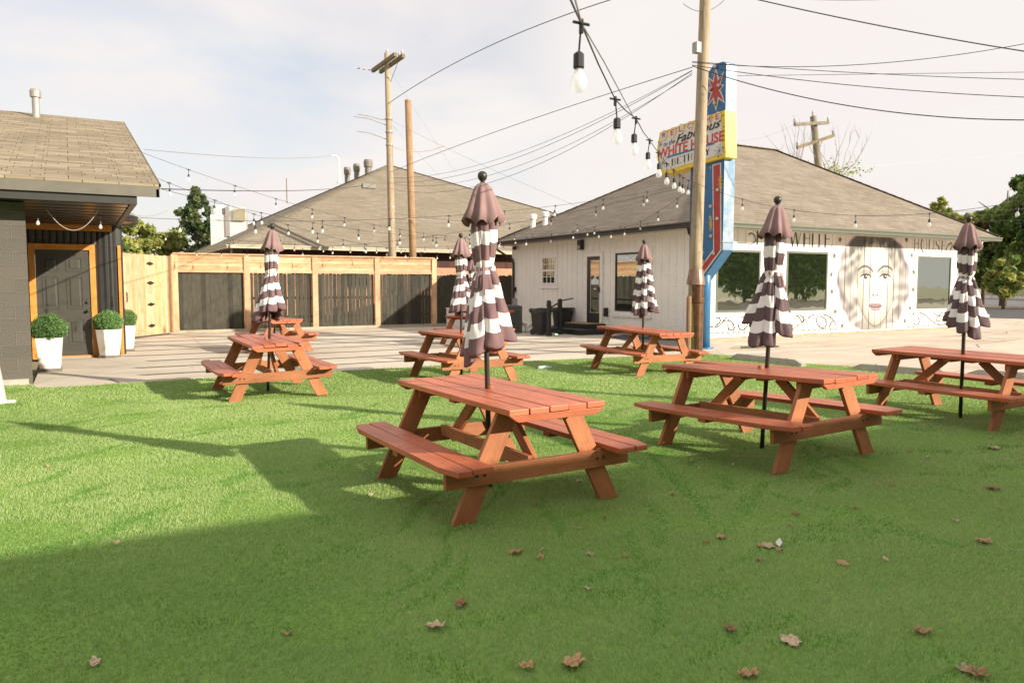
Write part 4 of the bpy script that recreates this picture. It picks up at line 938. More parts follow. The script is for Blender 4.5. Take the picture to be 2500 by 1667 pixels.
# roof
b=MB(); th=.09
b.face([(-9,EY,EZ+.10),(RX,EY,EZ+.10),(RX,RY,RZ),(-9,RY,RZ)])
b.face([(RX,RYB,EZ+.1),(-9,RYB,EZ+.1),(-9,RY,RZ),(RX,RY,RZ)])
b.face([(-9,EY,EZ+.06),(RX,EY,EZ+.06),(RX,EY,EZ+.10),(-9,EY,EZ+.10)])
b.prism([(RX,EY,EZ+.10),(RX,RY,RZ),(RX,RYB,EZ+.1),(RX,RYB,EZ+.02),(RX,RY,RZ-.08),(RX,EY,EZ+.02)],(-.03,0,0))
rf=b.build('roof',SHINGL,lbld)
b=MB(); b.b2((-9,EY,EZ-.10),(RX-.02,EY+.04,EZ+.058)); b.prism([(RX-.03,EY,EZ+.02),(RX-.03,RY,RZ-.08),(RX-.03,RY,RZ-.24),(RX-.03,EY,EZ-.10)],(-.04,0,0)); b.build('fascia',mat('fascia_grey',(.14,.125,.10),(.11,.10,.08),3,.6),lbld)
b=MB(); b.prism([(-9,EY+.05,EZ+.05),(-9,RY,RZ-.1),(-9,RY,RZ-.13),(-9,EY+.05,EZ+.0)],(RX-.1+9,0,0)); b.build('roof_deck',DARKM,lbld)
b=MB(); b.b2((-9,13.2,2.78),(.88,13.29,2.985)); b.b2((.79,13.29,2.78),(.88,18.6,2.985)); b.prism([(.80,13.3,2.99),(.80,21.6,2.99),(.80,21.6,5.45)],(.05,0,0)); b.build('porch_beam',flat('dark_beam',(.028,.027,.022),.5),lbld)
b=MB(); b.b2((-9,13.29,2.80),(.78,18.5,2.83)); 
for k in range(9): b.b2((-9,13.5+k*.56,2.792),(.78,13.515+k*.56,2.7995),1)
b.build('porch_soffit',[mat('soffit_dark_gloss',(.055,.042,.028),(.04,.032,.022),1.5,.30),BLACK],lbld)
b=MB(); b.b2((-1.2,18.40,2.81-.14),(.72,18.46,2.80)); b.b2((-.85,18.38,2.70),(.66,18.40,2.79)); b.build('ledger_board',CEDAR,lbld)
# corrugated wall: straight then round
arcC=Vector((.30,19.12,0)); rr=.62; path=[]; s=0
x=-.9
pts=[]
L1=.30-(-.9); 
def wallpt(s):
    if s<L1: return Vector((-.9+s,18.5,0)),Vector((0,-1,0))
    a=-math.pi/2+(s-L1)/rr
    if a<=.35: return arcC+Vector((math.cos(a)*rr,math.sin(a)*rr,0)),Vector((math.cos(a),math.sin(a),0))
    q=arcC+Vector((math.cos(.35)*rr,math.sin(.35)*rr,0)); t=Vector((-math.sin(.35),math.cos(.35),0)); return q+t*(s-L1-(.35+math.pi/2)*rr),Vector((math.cos(.35),math.sin(.35),0))
b=MB(); S=3.4; n=int(S/.0125); zt=2.97; ring=[]
for k in range(n+1):
    s=S*k/n; P,nr=wallpt(s); o=.026*math.cos(2*math.pi*s/.125); ring.append(P+nr*o)
for k in range(n):
    a,c=ring[k],ring[k+1]; xm=(a.x+c.x)/2; s=S*(k+.5)/n
    z0=2.39 if (s<L1 and xm<.40) else (.0)
    b.face([(a.x,a.y,z0),(c.x,c.y,z0),(c.x,c.y,zt),(a.x,a.y,zt)])
b.build('corrugated_wall',CORR,lbld,smooth=False)
# round conical cap
b=MB(); cc=arcC+Vector((-.02,.05,0))
b.lathe([(.2,2.97),(.92,2.94),(1.0,2.90),(1.01,3.05),(.96,3.07),(.05,3.25)],(cc.x,cc.y,0),40)
b.build('round_roof_rim',DARKM,lbld)
b=MB(); b.lathe([(.66,2.94),(.90,2.935),(.90,2.955),(.66,2.958)],(cc.x,cc.y,0),40); b.build('rim_soffit',CEDAR,lbld)
# door
dx0,dx1=-.70,.285; DZ0,DZ1=.06,2.27
b=MB(); b.b2((dx0-.115,18.44,0),(dx0,18.52,2.39)); b.b2((dx1,18.44,0),(dx1+.105,18.52,2.39)); b.b2((dx0,18.442,DZ1),(dx1,18.518,2.388)); b.b2((dx0,18.40,0),(dx1,18.5,.055)); fr=b.build('door_frame',CEDAR,lbld,bevel=.004)
b=MB(); b.b2((dx0+.004,18.475,DZ0),(dx1-.004,18.52,DZ1-.004))
for (xa,xb) in((.115,.42),(.555,.86)):
    for (za,zb_) in((1.76,2.06),(.98,1.66),(.22,.78)):
        X0,X1=dx0+xa*(dx1-dx0)+.0,dx0+xb*(dx1-dx0); Za,Zb=DZ0+za,DZ0+zb_
        m_=.022
        b.prism([(X0,18.474,Za),(X1,18.474,Za),(X1,18.474,Za+m_),(X0,18.474,Za+m_)],(0,-.010,0)); b.prism([(X0,18.474,Zb-m_),(X1,18.474,Zb-m_),(X1,18.474,Zb),(X0,18.474,Zb)],(0,-.010,0))
        b.prism([(X0,18.474,Za+m_),(X0+m_,18.474,Za+m_),(X0+m_,18.474,Zb-m_),(X0,18.474,Zb-m_)],(0,-.010,0)); b.prism([(X1-m_,18.474,Za+m_),(X1,18.474,Za+m_),(X1,18.474,Zb-m_),(X1-m_,18.474,Zb-m_)],(0,-.010,0))
        q=.05; w=.025; A=[(X0+q,18.474,Za+q),(X1-q,18.474,Za+q),(X1-q,18.474,Zb-q),(X0+q,18.474,Zb-q)]; B_=[(X0+q+w,18.462,Za+q+w),(X1-q-w,18.462,Za+q+w),(X1-q-w,18.462,Zb-q-w),(X0+q+w,18.462,Zb-q-w)]
        for j in range(4): l=(j+1)%4; b.face([A[j],A[l],B_[l],B_[j]])
        b.face(B_)
dr=b.build('door',DOORP,lbld)
b=MB()
for z in(.99,1.17): b.lathe([(.001,0),(.03,.002),(.03,.012),(.015,.018),(.015,.04),(.032,.05),(.032,.075),(.01,.085)] if z<1.1 else [(.03,0),(.03,.03),(.02,.035)],(0,0,0),12)
# rotate both knobs to face -y
vv=b.v; half=len(vv)
n1=8*12
for i,v in enumerate(vv):
    z=.99 if i<n1 else 1.17; vv[i]=Vector((dx1-.075+v.x,18.473-v.z,z+v.y))
b.build('door_knob',DARKM,dr,smooth=True)
b=MB(); b.b2((dx0,18.39,.0),(dx1,18.475,.03)); b.build('threshold',GALV,fr)
# roof vent on the ridge line
stack(lbld,at(88,268,'y',21.0)+Vector((0,0,-.1)),.36,.078,GALV,True,cone=False)
# low masonry footing and clutter at corner
b=MB(); b.b2((-1.7,BY-.10,-.02),(BX-.05,BY-.003,.10)); b.build('footing',STOPM,lbld)
# white post at the left frame edge
q=at(4,985,'z',0); b=MB(); b.prism([(q.x-.25,q.y-.1,0),(q.x+.05,q.y-.1,0),(q.x-.02,q.y-.1,.55),(q.x-.25,q.y-.1,.6)],(0,.25,0)); b.box((q.x+.1,q.y-.02,.02),(.12,.1,.04)); tag(b.build('sandwich_board',POT),'white object cut off by the left edge of the photo on the turf','sign board')
# ---- planters with clipped balls
def planter(label,c,w0,w1,h,ball,oct_=False,seed=0,base=.055,squash=.86):
    t=thing('boxwood_planter',label,'planter',(c.x,c.y,0),'white planters with clipped green balls')
    b=MB(); n=8 if oct_ else 4; rot=R_(22.5) if oct_ else R_(45)
    def ringp(w,z):
        r=w/2/math.cos(math.pi/n); return [Vector((c.x+r*math.cos(rot+2*math.pi*k/n),c.y+r*math.sin(rot+2*math.pi*k/n),z)) for k in range(n)]
    rs=[ringp(w0,base),ringp(w1,h),ringp(w1*.9,h),ringp(w1*.88,h-.06)]
    for a,d in zip(rs[:-1],rs[1:]):
        for j in range(n): l=(j+1)%n; b.face([a[j],a[l],d[l],d[j]])
    b.face(rs[0][::-1]); b.face(rs[-1]); b.build('pot',POT,t,bevel=.006)
    b=MB(); q=ringp(w0*1.12,0); 
    b.prism(q,(0,0,base)); b.build('plinth',JOINT,t)
    rg=np.random.default_rng(seed); N_=6500; u=rg.normal(size=(N_,3)); u/=np.linalg.norm(u,axis=1)[:,None]
    lump=1+.045*np.sin(u[:,0]*7+seed)+.04*np.sin(u[:,1]*9+seed)+.04*np.sin(u[:,2]*8)
    rad=ball*(rg.uniform(.86,1.02,N_)+.07*(rg.random(N_)>.93))*lump; P=u*rad[:,None]; P[:,2]*=squash; cz=h+ball*squash*.66; P+=np.array([c.x,c.y,cz]); P=P[P[:,2]>h-.03]; u=u[:len(P)]
    foliage('clipped_foliage',P,.0135,BOX,t,rg,clump=None)
    b=MB(); b.lathe([(ball*.3,h-.05),(ball*.78,cz-ball*squash*.4),(ball*.84,cz),(ball*.6,cz+ball*squash*.55),(.02,cz+ball*squash*.8)],(c.x,c.y,0),16); b.build('foliage_core',BOX[2],t)
    return t
def foliage(name,P,size,mats,parent,rg,clump=None,weights=(.5,.28,.22)):
    n=len(P); a=rg.normal(size=(n,3)); a/=np.linalg.norm(a,axis=1)[:,None]; c=rg.normal(size=(n,3)); c-=a*(a*c).sum(1)[:,None]; c/=np.linalg.norm(c,axis=1)[:,None]
    s=size*rg.uniform(.6,1.4,n)[:,None]
    V=np.stack([P-a*s,P-c*s*.55,P+a*s,P+c*s*.55],1).reshape(-1,3); o0=np.array(OFF[parent.name]); V=V-o0
    me=bpy.data.meshes.new(name); me.vertices.add(4*n); me.vertices.foreach_set('co',V.astype(np.float32).ravel())
    me.loops.add(4*n); me.loops.foreach_set('vertex_index',np.arange(4*n,dtype=np.int32)); me.polygons.add(n)
    me.polygons.foreach_set('loop_start',(4*np.arange(n)).astype(np.int32)); me.polygons.foreach_set('loop_total',np.full(n,4,np.int32))
    mi=rg.choice(len(mats),n,p=(list(weights)+[.0]*(len(mats)-3))[:len(mats)] if len(mats)<=3 else [.42,.24,.22,.12]) if clump is None else clump
    me.polygons.foreach_set('material_index',mi.astype(np.int32))
    for m in mats: me.materials.append(m)
    me.update(calc_edges=True); o=bpy.data.objects.new(name,me); COL.objects.link(o); o.parent=parent; return o
c=at(124,905,'z',.0); planter('white square planter with a clipped green ball nearest the viewer, left of the door',Vector((c.x,c.y,0)),.32,.42,.60,.285,False,1)
c=at(268,872,'z',0); planter('white eight sided planter with a clipped green ball right of the cedar door frame',Vector((c.x,c.y,0)),.38,.50,.60,.27,True,2)
c=at(308,858,'z',0); planter('white planter mostly hidden behind the edge of the open gate leaf',Vector((c.x,c.y+.2,0)),.32,.44,.60,.26,False,3)
# ================================================================== BACK BUILDING (tan hip roof behind the fence)
YB=32.; g0=at(561,600,'y',YB); X0=g0.x; ZB=g0.z+.06; RUN=12.7
bb=thing('brick_building','large brick building with a tall tan hip roof behind the board fence','building',(X0,YB,0))
apex=(X0+RUN,YB+RUN,ZB+RUN*.5); X1=X0+2*RUN
A_=at(950,403,'y',YB+RUN); pit=(A_.z-ZB)/RUN; apex=(A_.x,YB+RUN,A_.z)
rB=hip(bb,X0,X1,YB,YB+2*RUN,ZB,apex,(apex[0]+.02,apex[1],apex[2]),SHING,.08)
gutter(bb,[(X0,YB,ZB),(X1,YB,ZB)],flat('gutter_tan',(.52,.46,.34),.5),.14,.15); gutter(bb,[(X0,YB+2*RUN,ZB),(X0,YB,ZB)],MATS['gutter_tan'],.14,.15)
b=MB(); b.b2((X0+.6,YB+.65,0),(X1-.6,YB+2*RUN-.6,2.35)); b.build('wall',BRICK,bb)
b=MB(); b.b2((X0+.61,YB+.66,2.35),(X1-.61,YB+2*RUN-.61,ZB-.10)); b.build('upper_wall',REDBRICK,bb)
b=MB(); b.b2((X0+.1,YB+.08,ZB-.11),(X1-.1,YB+2*RUN-.1,ZB-.085)); b.build('soffit',flat('soffit_brown',(.16,.10,.06),.7),bb)
for xx in (at(870,620,'y',YB+.6).x,at(1040,620,'y',YB+.6).x):
    b=MB(); b.b2((xx-.55,YB+.60,1.4),(xx+.55,YB+.64,2.72)); w=b.build('window',flat('window_brown_%d'%int(xx),(.08,.07,.05),.5),bb); g=MB(); g.b2((xx-.48,YB+.585,1.5),(xx+.48,YB+.598,2.66)); g.build('pane',GLASS,w)
dpipe([(X0+.15,YB+.5,ZB-.15),(X0+.15,YB+.5,ZB-.35),(X0+.5,YB+.62,ZB-.6),(X0+.55,YB+.62,.2)],bb,MATS['gutter_tan'],.05)
def roofpt(px,py,side):
    "intersect the sight line with the left (side=0) or front (1) roof plane"
    d=ray(px,py); o=Vector((0,0,CH)); ap=Vector(apex)
    if side: n=Vector((1,0,0)).cross(ap-Vector((X0,YB,ZB))); p=Vector((X0,YB,ZB))
    else: n=Vector((0,1,0)).cross(ap-Vector((X0,YB,ZB))); p=Vector((X0,YB,ZB))
    t=(p-o).dot(n)/d.dot(n); return o+d*t
for px,py,s_ in((848,426,1.),(871,418,1.),(899,408,1.25)):
    q=Vector(apex).lerp(Vector((X0,YB+2*RUN,ZB)),{848:.34,871:.24,899:.13}[px]); D_=(q-Vector((0,0,CH))).length; q2=far(px,py+6,D_)
    b=MB(); r=.17*s_; b.lathe([(r,q2.z-1.2),(r,q2.z+.1),(r*1.25,q2.z+.15),(r*1.35,q2.z+.45),(r*1.1,q2.z+.6)],(q2.x,q2.y,0),14); b.build('turbine_vent',flat('vent_brown_grey',(.20,.18,.155),.5) if 'vent_brown_grey' not in MATS else MATS['vent_brown_grey'],bb)
# kitchen exhaust units on the left slope
q=far(566,585,45); ex=thing('exhaust_fan','bright sheet metal kitchen exhaust hood and duct behind the left roof slope','exhaust fan',(q.x,q.y,0))
def fb(px0,py0,px1,py1,D_,dep,mi=0,b=None):
    P=far((px0+px1)/2,(py0+py1)/2,D_); w=abs(px1-px0)/F*D_*.97; h=abs(py1-py0)/F*D_; b.box(P,(w,dep,h),Matrix.Rotation(-PSI+.25,3,'Z'),mi)
b=MB(); fb(520,530,556,605,45,1.2,0,b); fb(561,530,601,600,45,1.2,0,b); fb(552,508,561,575,44.5,.4,1,b)
b.build('duct',[GALVB,GALV],ex)
b=MB(); P=far(536,518,45); b.lathe([(.45,P.z-.45),(.45,P.z+.30),(.30,P.z+.38)],(P.x,P.y,0),18); b.lathe([(.25,P.z-.8),(.55,P.z-.45)],(P.x,P.y,0),18); b.build('fan_drum',GALVB,ex,smooth=False)
b=MB(); fb(562,508,600,534,45,1.0,0,b); b.build('hood',GALVB,ex); b=MB(); fb(571,512,597,538,44.35,.1,0,b); b.build('hood_screen',flat('screen_tan',(.30,.27,.18),.7),ex)
# weather mast on that roof
P=far(828,440,41); b=MB(); h=50/F*41; b.tube([P,P+Vector((0,0,h))],.045,8); b.lathe([(.12,P.z-.15),(.05,P.z+.1)],(P.x,P.y,0),8); b.tube([P+Vector((0,0,h-.03)),P+Vector((-.15,0,h+.12)),P+Vector((-.4,0,h+.1))],.04,8); MAST=P+Vector((-.4,0,h+.1)); b.build('service_mast',PIPEW,bb)
P=far(702,496,38); b=MB(); b.tube([P,P+Vector((0,0,56/F*38))],.05,8); b.build('flue_pipe',GALV,bb)
# ================================================================== POLES
def crossarm(parent,c,half,w,dx,m=POLEW):
    b=MB(); b.box((c.x+dx,c.y,c.z),(w,2*half,w*1.15)); return b.build('crossarm',m,parent)
def insulator(b,P,h=.16,r=.06): b.lathe([(r*.4,0+P[2]),(r,P[2]+h*.3),(r*.5,P[2]+h*.45),(r,P[2]+h*.6),(r*.5,P[2]+h)],(P[0],P[1],0),8)
P1=thing('utility_pole','grey utility pole with twin crossarms behind the board fence','utility pole',(11.1,28.6,0))
ptop=at(945,136,'y',28.6); pbot=at(958,627,'y',28.6); dirp=(ptop-pbot); base=pbot-dirp*(pbot.z/dirp.z); top=ptop+dirp*.01
b=MB(); b.tube([base,base.lerp(top,.3),base.lerp(top,.65),top],[.165,.15,.125,.105],14); b.build('pole',POLEW,P1,smooth=True)
cz=at(943,156,'y',28.6).z
for dx in(-.16,.16): b=MB(); b.box((ptop.x+dx,28.6-.05,cz),(.12,2.5,.14)); ca=b.build('crossarm',grain('crossarm_wood',(.24,.20,.12),(.17,.14,.085),.9,False) if 'crossarm_wood' not in MATS else MATS['crossarm_wood'],P1)
b=MB()
for yy in(-1.15,-.85,.9): insulator(b,(ptop.x+.16,28.6+yy,cz+.08)); 
for k in range(3): b.lathe([(.03,cz-.02),(.075,cz),(.03,cz+.04)],(ptop.x-.32-k*.22,28.6+1.15,0),8)
b.tube([(ptop.x-.16,28.6+1.15,cz+.01),(ptop.x-1.0,28.6+1.2,cz+.01)],.012,6)
insulator(b,(ptop.x,28.6,top.z)); b.build('insulator',flat('insulator_grey',(.55,.54,.52),.3),P1)
b=MB(); 
for s_ in(-1,1): b.tube([(ptop.x+.17,28.6+s_*.75,cz-.06),(ptop.x+.1,28.6,cz-.75)],.014,6)
b.build('arm_brace',GALV,P1)
b=MB()
for z,l in((8.02,1.15),(7.5,1.3),(6.95,1.2)):
    q=base+dirp*(z/dirp.z); b.tube([q,q+Vector((-.25,.1,-.05)) if z>7.9 else q+Vector((-.12,.05,.28)),q+Vector((-l*.6,.2,.05 if z>7.9 else .48)),q+Vector((-l,.3,.10 if z>7.9 else .52))],.014,6)
b.build('drop_bracket',GALV,P1)
for z in(8.0,7.5,7.0,4.6,4.1): b=MB(); q=base+dirp*(z/dirp.z); b.lathe([(.135,q.z-.04),(.15,q.z),(.135,q.z+.06)],(q.x,q.y,0),12); b.build('strap',GALV,P1)
q=at(917,456,'y',28.4); b=MB(); b.b2((q.x-.55,q.y-.09,q.z-.09),(q.x+.0,q.y+.09,q.z+.09)); spl=b.build('splice_case',flat('splice_grey',(.16,.16,.14),.4),P1,bevel=.02); SPL=q
P2=thing('brown_pole','bare brown wooden pole just right of the crossarm pole','pole',(12,28.2,0))
t2=at(996,246,'y',28.2); b2_=at(1008,627,'y',28.2); d2=t2-b2_; base2=b2_-d2*(b2_.z/d2.z)
b=MB(); b.tube([base2,base2.lerp(t2,.4),t2],[.16,.14,.125],14); b.build('pole',POLEB,P2,smooth=True); b=MB(); b.lathe([(.127,t2.z-.005),(.10,t2.z+.03)],(t2.x,t2.y,0),12); b.build('pole_top',POLEW,P2)
# near pole by the sign
NP=thing('wooden_pole','tall weathered wooden pole standing at the lawn edge before the blue sign','utility pole',(11.42,12.1,0))
NB,NT=Vector((11.40,12.1,0)),Vector((11.56,12.03,9.4))
b=MB(); b.tube([NB,NB.lerp(NT,.25),NB.lerp(NT,.5),NB.lerp(NT,.8),NT],[.150,.130,.120,.114,.108],20); b.build('pole',POLEW,NP,smooth=True)
b=MB(); zc=at(1690,688,'y',12.).z; ang=math.radians(-115)
C=Vector((11.42,12.1,0))+Vector((math.cos(ang),math.sin(ang),0))*.045
b.lathe([(.165,0),(.165,.12),(.150,.14),(.150,zc-.45),(.168,zc-.44),(.168,zc-.33),(.150,zc-.32),(.150,zc)],(C.x+.045,C.y,0),20); b.build('conduit_cover',RUSTC,NP)
b=MB(); b.lathe([(.195,zc-.06),(.190,zc),(.150,zc+.26),(.135,zc+.27)],(NB.x+.03,NB.y-.03,0),20); b.build('flashing',mat('brown_flashing',(.34,.22,.16),(.20,.12,.08),7,.4,metal=.5),NP)
b=MB(); b.lathe([(.055,0),(.055,zc-.35),(.04,zc-.3)],(NB.x-.150,NB.y-.03,0),10); b.build('ground_moulding',POLEB,NP)
q=at(1704,121,'y',11.95); b=MB(); b.b2((q.x-.14,q.y-.12,q.z-.10),(q.x-.02,q.y+.02,q.z+.11)); b.build('junction_box',GREYB,NP)
# far pole with twin arms behind the shop roof
FP=thing('far_utility_pole','leaning utility pole with two crossarms behind the white shop roof','utility pole',(38,30,0))
yf=30.; T_=at(1985,284,'y',yf); M_=at(1999,415,'y',yf); dd=T_-M_; Bf=M_-dd*(M_.z/dd.z)
b=MB(); b.tube([Bf,Bf.lerp(T_,.6),T_],[.26,.21,.18],12); b.build('pole',POLEG,FP,smooth=True)
a0,a1=at(1940,304,'y',yf-.3),at(2022,300,'y',yf-.3); b=MB(); b.beam(a0,a1,.17,.14); b.build('crossarm',POLEG,FP)
a2,a3=at(1946,361,'y',yf-.3),at(2034,332,'y',yf-.3); b=MB(); b.beam(a2,a3,.17,.14); b.build('crossarm',MATS['crossarm_wood'],FP)
b=MB()
for q in(a0,a1,a2,a3): insulator(b,(q.x,q.y,q.z+.08),.25,.09)
insulator(b,(T_.x,T_.y,T_.z),.3,.09); b.build('insulator',MATS['insulator_grey'],FP)
b=MB(); mm=Bf.lerp(T_,.84); b.tube([a2.lerp(a3,.3),mm-Vector((0,0,.6))],.02,6); b.tube([a2.lerp(a3,.7),mm-Vector((0,0,.6))],.02,6); b.build('arm_brace',GALV,FP)
# ================================================================== PYLON SIGN
SX=13.10; TK=.34
def S(px,py): return at(px,py,'x',SX)
def z6(a,b_): return (1560+a/3.733,120+b_/3.733)
def S6(a,b_): return S(*z6(a,b_))
sg=thing('pylon_sign','blue pylon sign with a red arrow, a star and a yellow framed shop name panel','sign',(13.27,13.67,0))
yE=S(1768,400).y; yL=S(1720,400).y
zt=S6(775,112).z
# arrow shaped blue body (outline on the text plane), thick in x
def Zr(px,py): return S(px,py).z
yN=yE; zTop=zt; zLow=S(1772,610).z; Ptip=S(1712,684)
yFar=S(1713,300).y
outline=[(yN,zLow),(yN,zTop-.02),(yN+.12,zTop+.03),(yN+.45,zTop+.06),(yN+.75,zTop-.25),(yFar,zTop-.75),(yFar,S(1713,660).z),(Ptip.y-.05,Ptip.z)]
outline=[(yN,zLow),(yN,zTop-.06),(yN+.10,zTop),(yN+.40,zTop+.01),(yN+.66,zTop-.22),(yN+.9,zTop-.55),(yN+.9,S(1713,655).z),(Ptip.y,Ptip.z)]
b=MB(); b.prism([(SX,y,z) for y,z in outline],(TK,0,0)); body=b.build('pylon_body',BLUE,sg,bevel=.006)
def sp(b,pts6,off,th=.004,mi=0):
    P=[S6(*p) for p in pts6]; b.prism([(SX-off,p.y,p.z) for p in P],(-th,0,0),mi)
# side face: sky paint, yellow band, sky paint (real panel fixed to the near edge)
zY1=S6(785,560).z; zY0=S6(785,985).z
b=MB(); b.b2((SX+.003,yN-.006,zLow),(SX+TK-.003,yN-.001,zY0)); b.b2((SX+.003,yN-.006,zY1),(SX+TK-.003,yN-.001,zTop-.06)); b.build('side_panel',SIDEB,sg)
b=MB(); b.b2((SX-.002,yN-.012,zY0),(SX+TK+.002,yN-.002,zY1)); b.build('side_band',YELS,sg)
b=MB(); zz=S(1768,589).z; b.b2((SX-.03,yN-.03,zz-.02),(SX+TK+.04,yN-.014,zz+.02)); b.build('side_bracket',SIDEB,sg)
# angled underside
b=MB(); b.prism([(SX+.02,yN-.004,zLow-.004),(SX+.02,Ptip.y,Ptip.z-.004),(SX+TK-.02,Ptip.y,Ptip.z-.004),(SX+TK-.02,yN-.004,zLow-.004)],(0,-.003,-.004)); b.build('underside_panel',BLUEP,sg)
# pole under it
q=at(1718,850,'z',0); b=MB(); PX_,PY_=13.24,13.68; b.tube([(PX_,PY_,0),(PX_,PY_,Ptip.z+1.2)],.155,20); b.lathe([(.25,0),(.25,.03),(.17,.04)],(PX_,PY_,0),12); b.build('pole',BLUEP,sg,smooth=True)
# far leaf of the pylon seen left of the body (darker recess)
b=MB(); b.b2((SX+.02,yN+.9,S(1713,650).z),(SX+.28,yN+1.12,zY0)); b.build('pylon_recess',flat('sign_blue_dark',(.012,.06,.15),.4),sg)
b=MB(); b.b2((SX-.004,yN+.78,S(1730,617).z),(SX-.001,yN+.84,zY0-.15)); b.build('pale_stripe',flat('sign_pale_blue',(.35,.5,.62),.4),sg)
# red arrow with white outline
b=MB()
W_=[(672,1055),(748,1035),(752,1640),(752,1880),(600,2065),(600,1985),(690,1870),(684,1640)]
def z4s(a,b_): return S(1620+a/3.733,440+b_/3.733)
arrow=[(455,-10),(520,-12),(528,640),(345,885),(340,800),(462,640)]
tops=[S6(672,1055),S6(750,1035)]
out=[tops[0],tops[1],z4s(530,640),z4s(345,888),z4s(340,790),z4s(455,632)]
b.prism([(SX-.001,p.y,p.z) for p in out],(-.010,0,0)); b.build('arrow_outline',SWH,sg)
i0=[S6(682,1066),S6(740,1048),z4s(518,636),z4s(345,868),z4s(342,808),z4s(466,636)]
b=MB(); b.prism([(SX-.012,p.y,p.z) for p in i0],(-.008,0,0)); b.build('arrow',RED,sg)
# star burst
def leaf(b,c,dx,dz,w,off,th,L):
    "pointed petal from the centre: direction (dx,dz) on the sign plane"
    d=Vector((dx,dz)).normalized(); n=Vector((-d.y,d.x)); C=Vector((c.y,c.z))
    pts=[C-n*w*.4,C+d*L*.35-n*w,C+d*L*.7-n*w*.55,C+d*L,C+d*L*.7+n*w*.55,C+d*L*.35+n*w,C+n*w*.4]
    b.prism([(SX-off,p.x,p.y) for p in pts],(-th,0,0))
cS=S6(702,368)
PET=[((702,172),.105),((704,566),.105),((628,384),.085),((779,330),.085),((632,258),.075),((776,206),.075),((628,524),.08),((784,494),.085)]
b=MB(); b2_s=MB()
for k,(q,w) in enumerate(PET):
    p=S6(*q); dv=Vector((p.y-cS.y,p.z-cS.z)); L=dv.length
    leaf(b,cS,dv.x,dv.y,w,.001+.0006*k,.006,L); leaf(b2_s,cS,dv.x,dv.y,w*.62,.013+.0006*k,.005,L*.84)
b.build('star_outline',SWH,sg); b2_s.build('star',RED,sg)
# sockets/bulbs on the arrow and the star
FB=flat('frosted_bulb',(.55,.50,.46),.2)
for p in [z4s(*q) for q in ((505,92),(443,240),(502,352),(445,510),(470,664),(370,742))]+[S6(*q) for q in ((705,165),(738,335),(660,365),(702,497))]:
    b=MB(); b.tube([(SX-.02,p.y,p.z),(SX-.06,p.y,p.z),(SX-.09,p.y,p.z)],[.035,.045,.02],8); b.build('sign_bulb',FB,sg,smooth=True)
# sparkle marks
b=MB()
for (px,py,r) in((1734,530,.09),(1716,617,.10),(1719,733,.11),(1740,180,.06),(1742,248,.05),(1735,409,.07),(1733,545,.05)):
    p=S(px,py) if py<700 else Vector((SX,13.55,at(1719,733,'y',13.52).z)); 
    X_=SX-.002 if py<700 else PX_-.158
    y_=p.y if py<700 else PY_
    for d_ in((0,1),(1,0)): b.prism([(X_,y_-d_[0]*r*.7,p.z-d_[1]*r),(X_,y_+d_[1]*r*.1,p.z+d_[0]*r*.1),(X_,y_+d_[0]*r*.7,p.z+d_[1]*r),(X_,y_-d_[1]*r*.1,p.z-d_[0]*r*.1)],(-.004-.002*d_[0],0,0))
b.build('sparkle',SWH,sg)
# yellow starburst wire shapes
b=MB()
for (cx_,cy_) in((440,400),(525,20)):
    for k in range(5):
        a=k*math.pi/5+.3; A_=z4s(cx_-math.cos(a)*22,cy_-math.sin(a)*70); B__=z4s(cx_+math.cos(a)*22,cy_+math.sin(a)*70); b.tube([(SX-.03,A_.y,A_.z),(SX-.03,B__.y,B__.z)],.006,5)
b.build('starburst',YEL,sg)
# name panel: yellow box, white face, discs and words
SXP=SX-.10
def SP(px,py): return at(px,py,'x',SXP)
def SP6(a,b_): return SP(*z6(a,b_))
oc=[(190,760),(500,650),(783,556),(790,985),(500,1068),(218,1150),(185,1080),(163,985),(165,900)]
b=MB(); b.prism([(SXP,SP6(*p).y,SP6(*p).z) for p in oc],(TK+.02,0,0)); b.build('name_panel',YEL,sg,bevel=.008)
fc=[(200,790),(500,688),(752,610),(762,955),(500,1030),(230,1112),(205,1050),(188,975),(190,890)]
b=MB(); b.prism([(SXP-.001,SP6(*p).y,SP6(*p).z) for p in fc],(-.008,0,0)); b.build('panel_face',SWH,sg)
bl=MB()
for (a,c_) in((178,850),(180,940),(196,1090),(770,605),(773,710),(770,900),(722,980),(640,920),(420,1040)):
    p=SP6(a,c_); bl.tube([(SXP-.002,p.y,p.z),(SXP-.02,p.y,p.z)],.012,6)
bl.build('panel_bolt',RUSTC,sg)
discs=[(230,790,'W'),(312,765,'E'),(388,732,'L'),(465,708,'C'),(545,682,'O'),(635,652,'M'),(722,622,'E')]
b=MB(); b2__=MB()
for k,(a,c_,ch) in enumerate(discs):
    p=SP6(a,c_); rx=abs(SP6(a+30,c_-10).y-p.y); rz=abs(SP6(a,c_-44).z-p.z)*1.03
    for (bb_,s_,o_) in((b,1.10,.010),(b2__,1.0,.017)): bb_.prism([(SXP-o_,p.y+rx*s_*math.cos(t*math.pi/12),p.z+rz*s_*math.sin(t*math.pi/12)) for t in range(24)],(-.006,0,0))
b.build('disc_rim',YEL,sg); b2__.build('disc',flat('disc_cream',(.66,.62,.52),.4),sg)
